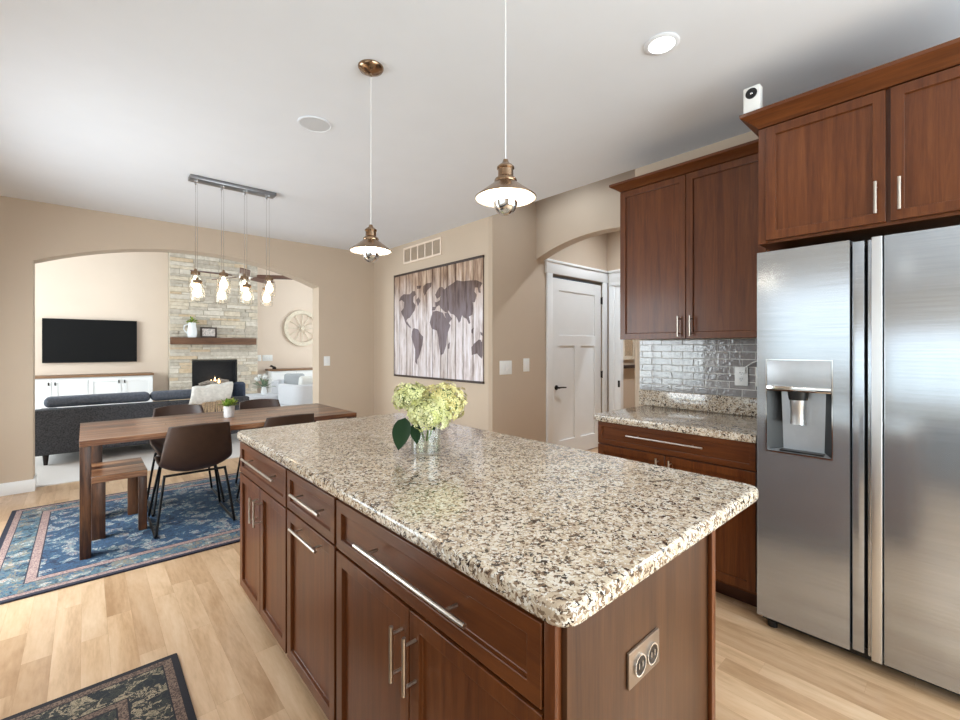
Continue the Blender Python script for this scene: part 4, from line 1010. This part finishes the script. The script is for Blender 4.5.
for i in range(60):
    a = rr.uniform(0, 2 * PI); el = rr.uniform(0.3, 1.4); d = Vector((math.cos(a) * math.cos(el), math.sin(a) * math.cos(el), math.sin(el)))
    leaf_mesh(mb, d * rr.uniform(0.02, 0.1), d, (0.1, 0.3, 1), rr.uniform(0.05, 0.1), 0.014, 0.3, 4)
mb.build('foliage', 'herb', t, recalc=False)['kind'] = 'stuff'
t = thing('photo_frame', 'dark framed photo leaning on the mantel beside the pitcher', 'photo', (1.89, 10.5, 1.561))
mb = MB(); mb.box(-0.145, 0.145, -0.012, 0.012, 0, 0.03); mb.box(-0.145, 0.145, -0.012, 0.012, 0.185, 0.215); mb.box(-0.145, -0.115, -0.012, 0.012, 0.03, 0.185); mb.box(0.115, 0.145, -0.012, 0.012, 0.03, 0.185)
mb.build('frame', 'rod', t); MB().box(-0.115, 0.115, -0.004, 0.008, 0.03, 0.185).build('photo_print', 'paper', t)
# tv
t = thing('television', 'black wall mounted television above the white media cabinet', 'tv', (0.09, 10.85, 1.085))
mb = MB(); w, hh = 0.655, 0.785
mb.box(-w, w, -0.02, 0.025, 0, 0.018, 0.003); mb.box(-w, w, -0.02, 0.025, hh - 0.012, hh, 0.003); mb.box(-w, -w + 0.012, -0.02, 0.025, 0.018, hh - 0.012); mb.box(w - 0.012, w, -0.02, 0.025, 0.018, hh - 0.012)
mb.build('bezel', 'screen', t); MB().box(-w + 0.012, w - 0.012, -0.014, 0.02, 0.018, hh - 0.012).build('screen', 'screen', t)
MB().box(-0.2, 0.2, 0.0255, 0.0495, 0.2, 0.6).build('wall_mount', 'black', t)
# white cabinets either side
def media_cabinet(x0, pairs, w, label):
    n = pairs * 2; x1 = x0 + n * w
    t = thing('media_cabinet', label, 'cabinet', ((x0 + x1) / 2, 10.67, ZF)); og = ((x0 + x1) / 2, 10.67, 0)
    MB().box(x0, x1, 10.47, 10.897, 0.0, 0.83 - ZF).build('carcass', 'trim', t, og)
    MB().box(x0 - 0.015, x1 + 0.015, 10.435, 10.897, 0.8305 - ZF, 0.87 - ZF, 0.003).build('cabinet_top', 'cabtop', t, og)
    for i in range(n):
        a = x0 + i * w + 0.006; b = a + w - 0.012
        mb = MB(); panel_door(mb, a, b, 0.1, 0.80, 10.452, 0.017, [(a + 0.06, b - 0.06, 0.16, 0.74)]); dd = mb.build('door', 'trim', t, og)
        hx = b - 0.035 if i % 2 == 0 else a + 0.035
        MB().box(hx - 0.009, hx + 0.009, 10.435, 10.4515, 0.70, 0.755, 0.003).build('handle', 'darkmetal', dd, og)
media_cabinet(-0.89, 2, 0.4625, 'long white media cabinet with wood top below the television')
media_cabinet(3.10, 1, 0.535, 'white two-door cabinet with wood top under the wheel decoration')
o = MB(); o.lathe([(0, 0), (0.04, 0), (0.045, 0.03), (0.02, 0.06), (0, 0.065)], (0, 0, 0), 12); o.tube([(-0.02, 0, 0.05), (-0.07, 0, 0.075), (-0.10, 0, 0.06)], [0.02, 0.022, 0.005], 8)
o = o.build('figurine', 'darkmetal'); o.location = (3.2, 10.6, 0.8705); tag(o, 'small dark bird figurine on the end of the white cabinet', 'figurine')
# wheel decoration
t = thing('wheel_decoration', 'round cream spoked wheel decoration hanging on the living room wall', 'wall decoration', (3.925, 10.87, 1.828))
RX = Matrix.Rotation(PI / 2, 4, 'X')
MB().lathe([(0.345, -0.02), (0.43, -0.02), (0.435, 0.0), (0.43, 0.025), (0.345, 0.025), (0.34, 0.0)], seg=48, mat=RX, close=True).build('rim', 'wheel', t)
MB().lathe([(0, -0.02), (0.05, -0.02), (0.05, 0.03), (0.03, 0.045), (0, 0.045)], seg=20, mat=RX).build('hub', 'wheel', t)
for k in range(12):
    a = k * PI / 6; MB().tube([(0.045 * math.cos(a), 0, 0.045 * math.sin(a)), (0.365 * math.cos(a), 0, 0.365 * math.sin(a))], 0.009, 6).build('spoke', 'wheel', t)
wall_plate('light_switch', 'wide white switch plate on the living room wall right of the fireplace stone', 'switch', (3.14, 10.8995, 1.12), 0, 0.22, 0.14, 'rocker', 3)
wall_plate('light_switch', 'small white switch plate touching close to the fireplace stone', 'switch', (2.965, 10.8995, 1.12), 0, 0.075, 0.14, 'rocker', 1)

# sofa with its back to the dining table
def pillow_box(mb, x0, x1, y0, y1, z0, z1, r=0.05, seg=4): mb.box(x0, x1, y0, y1, z0, z1, r, seg); return mb
og = (0.66, 7.45, ZF)
t = thing('sofa', 'dark grey tweed sofa seen from behind through the arch', 'sofa', og)
def P_(mb, name, mat, par=t):
    o = mb.build(name, mat, par, og)
    for p in o.data.polygons: p.use_smooth = True
    return o
P_(MB().box(-0.44, 1.78, 7.02, 7.18, 0.125, 0.645, 0.02, 3), 'back_frame', 'sofa')
P_(MB().box(-0.44, 1.78, 7.1805, 7.93, 0.125, 0.32, 0.02, 3), 'seat_base', 'sofa')
P_(MB().box(-0.44, -0.26, 7.1805, 7.93, 0.3205, 0.58, 0.03, 3), 'armrest', 'sofa'); P_(MB().box(1.6, 1.78, 7.1805, 7.93, 0.3205, 0.58, 0.03, 3), 'armrest', 'sofa')
for a, b in ((-0.255, 0.668), (0.672, 1.595)):
    P_(MB().box(a, b, 7.2, 7.95, 0.3205, 0.46, 0.04, 3), 'seat_cushion', 'sofacush')
for a, b in ((-0.36, 0.632), (0.64, 1.50)):
    P_(MB().box(a, b, 7.12, 7.36, 0.653, 0.772, 0.05, 4), 'back_cushion', 'sofacush')
for lx in (-0.34, 1.68):
    for ly in (7.09, 7.85): MB().lathe([(0, 0.0), (0.018, 0), (0.03, 0.1245), (0, 0.1245)], (lx, ly, ZF), 12).build('leg', 'darkmetal', t, og)
# throw
t = thing('throw_blanket', 'cream throw with tan fringe draped over the back of the grey sofa', 'blanket', (1.38, 7.1, 0.645)); og2 = (1.38, 7.1, 0.645)
mb = MB(); prof = [(7.008, 0.58), (7.006, 0.65), (7.03, 0.70), (7.09, 0.775), (7.2, 0.796), (7.32, 0.79), (7.385, 0.74), (7.39, 0.65)]
rows = []
for i, (yy, zz) in enumerate(prof):
    rows.append([mb.bm.verts.new((1.08 + 0.50 * k / 12 + 0.03 * (i - 3) * 0.6, yy + 0.006 * math.sin(k * 1.7 + i), zz + 0.008 * math.sin(k * 1.3) + 0.004 * k)) for k in range(13)])
for a, b in zip(rows, rows[1:]):
    for k in range(12): f = mb.bm.faces.new((a[k], a[k + 1], b[k + 1], b[k])); f.smooth = True
o = mb.build('blanket_cloth', 'throwcream', t, og2); so = o.modifiers.new('thick', 'SOLIDIFY'); so.thickness = 0.012; so.offset = 1
mb = MB()
for k in range(26):
    x = 1.05 + 0.50 * k / 25; mb.tube([(x, 7.002, 0.59 + .002 * k), (x + 0.006 * math.sin(k * 2.1), 6.998, 0.52), (x + 0.012 * math.sin(k * 1.3), 7.0, 0.43)], [0.009, 0.011, 0.006], 5)
mb.build('fringe', 'throwtan', t, og2)['kind'] = 'stuff'
o = MB().box(-0.083, 0.083, -0.06, 0.06, 0, 0.26, 0.05, 4).build('throw_pillow', 'pillowblue'); o.location = (1.70, 7.27, 0.588); o.rotation_euler = (0, 0, 0)
tag(o, 'dark blue throw pillow at the end of the grey sofa beside the throw', 'pillow')
for p in o.data.polygons: p.use_smooth = True
# pale ottoman and flowers
t = thing('ottoman', 'pale upholstered ottoman holding the white flowers', 'ottoman', (2.47, 9.06, ZF))
o = MB().box(-0.32, 0.32, -0.31, 0.31, 0.06, 0.46, 0.05, 4).build('cushion', 'linen', t)
for p in o.data.polygons: p.use_smooth = True
for sx in (-1, 1):
    for sy in (-1, 1): MB().lathe([(0, 0), (0.02, 0), (0.025, 0.06), (0, 0.06)], (sx * 0.26, sy * 0.25, 0), 10).build('leg', 'darkmetal', t)
fxx, fyy = 2.53, 9.0
t = thing('vase', 'small pale vase on the living room ottoman', 'vase', (fxx, fyy, 0.467))
MB().lathe([(0, 0), (0.04, 0), (0.055, 0.05), (0.04, 0.11), (0.045, 0.14), (0.04, 0.14), (0.035, 0.11), (0, 0.1)], seg=20).build('vase_body', 'ceramic', t)
t = thing('bouquet', 'white flowers with dark green leaves in the small vase', 'flowers', (fxx, fyy, 0.58))
rr = random.Random(21); mb = MB()
for i in range(46):
    a = rr.uniform(0, 2 * PI); el = rr.uniform(0.1, 1.3); d = Vector((math.cos(a) * math.cos(el), math.sin(a) * math.cos(el), math.sin(el)))
    leaf_mesh(mb, d * rr.uniform(0.03, 0.14), d, (0.1, 0.3, 1), rr.uniform(0.08, 0.15), 0.022, 0.3, 4)
mb.build('foliage', 'sage', t, recalc=False)['kind'] = 'stuff'
for i in range(7):
    a = i * 2.4; r = 0.04 + 0.018 * i; fb = floret_ball(0.042, 50, 0.9, 40 + i); bmesh.ops.translate(fb.bm, verts=fb.bm.verts, vec=(math.cos(a) * r - 0.02, math.sin(a) * r, 0.24 - 0.012 * i)); fb.build('blossom', ['whitepetal', 'whitepetal'], t, recalc=False)
# armchairs
def armchair(label, loc, rotz):
    t = thing('armchair', label, 'armchair', loc, rotz)
    def q(mb, nm, mat='linen'):
        o = mb.build(nm, mat, t)
        for p in o.data.polygons: p.use_smooth = True
    q(MB().box(-0.38, 0.38, -0.36, 0.36, 0.12, 0.30, 0.03, 3), 'seat_base'); q(MB().box(-0.25, 0.25, -0.19, 0.37, 0.3005, 0.45, 0.05, 4), 'seat_cushion')
    mb = MB(); n = 14; ou = []
    for k in range(n + 1):
        a = PI * k / n; ou.append((0.39 * math.copysign(abs(math.cos(a)) ** 0.6, math.cos(a)), -0.02 - 0.36 * abs(math.sin(a)) ** 0.6))
    inn = [(x * 0.70, -0.02 + (y + 0.02) * 0.58) for x, y in ou]
    pts = [(0.39, 0.34)] + ou + [(-0.39, 0.34), (-0.27, 0.34)] + inn[::-1] + [(0.27, 0.34)]
    mb.prism(pts, 'Z', 0.3005, 0.68, bev=0.03); q(mb, 'backrest')
    for sx in (-1, 1):
        for sy in (-1, 1): MB().lathe([(0, 0), (0.018, 0), (0.026, 0.1195), (0, 0.1195)], (sx * 0.31, sy * 0.29, 0), 10).build('leg', 'darkmetal', t)
armchair('pale grey armchair with its rounded back turned to the dining table', (3.10, 8.35, ZF), 0.1)
armchair('pale grey armchair facing the ottoman in front of the white cabinet', (3.30, 9.55, ZF), PI - 0.5)
o = MB().box(-0.2, 0.2, -0.06, 0.06, 0, 0.36, 0.055, 4).build('throw_pillow', 'linengrey'); o.location = (3.24, 9.44, 0.46); o.rotation_euler = (-0.1, 0, -0.5)
tag(o, 'grey throw pillow on the armchair by the white cabinet', 'pillow')
for p in o.data.polygons: p.use_smooth = True
o = MB().box(-0.21, 0.21, -0.065, 0.065, 0, 0.38, 0.06, 4).build('throw_pillow', 'whitepetal'); o.location = (3.12, 8.32, 0.46); o.rotation_euler = (0.2, 0, 0.1)
tag(o, 'white throw pillow showing above the back of the nearer armchair', 'pillow')
for p in o.data.polygons: p.use_smooth = True
# ceiling fan
fx_, fy_, fz_ = 2.0, 8.2, 2.555
t = thing('ceiling_fan', 'ceiling fan with brown wooden blades in the living room', 'fan', (fx_, fy_, fz_))
MB().lathe([(0, 3.36 - fz_), (0.07, 3.36 - fz_), (0.06, 3.30 - fz_), (0.015, 3.28 - fz_), (0.012, 0.12), (0, 0.12)], seg=20).build('downrod', 'nickel', t)
MB().lathe([(0, 0.13), (0.05, 0.12), (0.09, 0.08), (0.1, 0.0), (0.09, -0.05), (0.05, -0.08), (0, -0.08)], seg=24).build('motor', 'nickel', t)
MB().lathe([(0.05, -0.08), (0.085, -0.1), (0.09, -0.15), (0.05, -0.19), (0, -0.2)], seg=20).build('light_bowl', 'frost', t)
for k in range(5):
    a = math.radians(-31 + 72 * k); b2 = bmesh.new()
    pts = rounded_rect(0.2, 0.78, -0.075, 0.075, 0.045); v0 = [b2.verts.new((x, y, 0.006)) for x, y in pts]; v1 = [b2.verts.new((x, y, -0.006)) for x, y in pts]
    n = len(pts); b2.faces.new(v0); b2.faces.new(v1[::-1])
    for i in range(n): b2.faces.new((v0[i], v0[(i + 1) % n], v1[(i + 1) % n], v1[i]))
    mb = MB(); mt = Matrix.Rotation(a, 4, 'Z') @ Matrix.Rotation(-0.24, 4, 'X')
    mb.add(b2, 0, mt); bl = mb.build('blade', 'fanwood', t)
    mb = MB(); mb.tube([mt @ Vector((0.08, 0, 0.0)), mt @ Vector((0.24, 0, 0.012))], 0.014, 6); mb.build('blade_arm', 'nickel', bl)
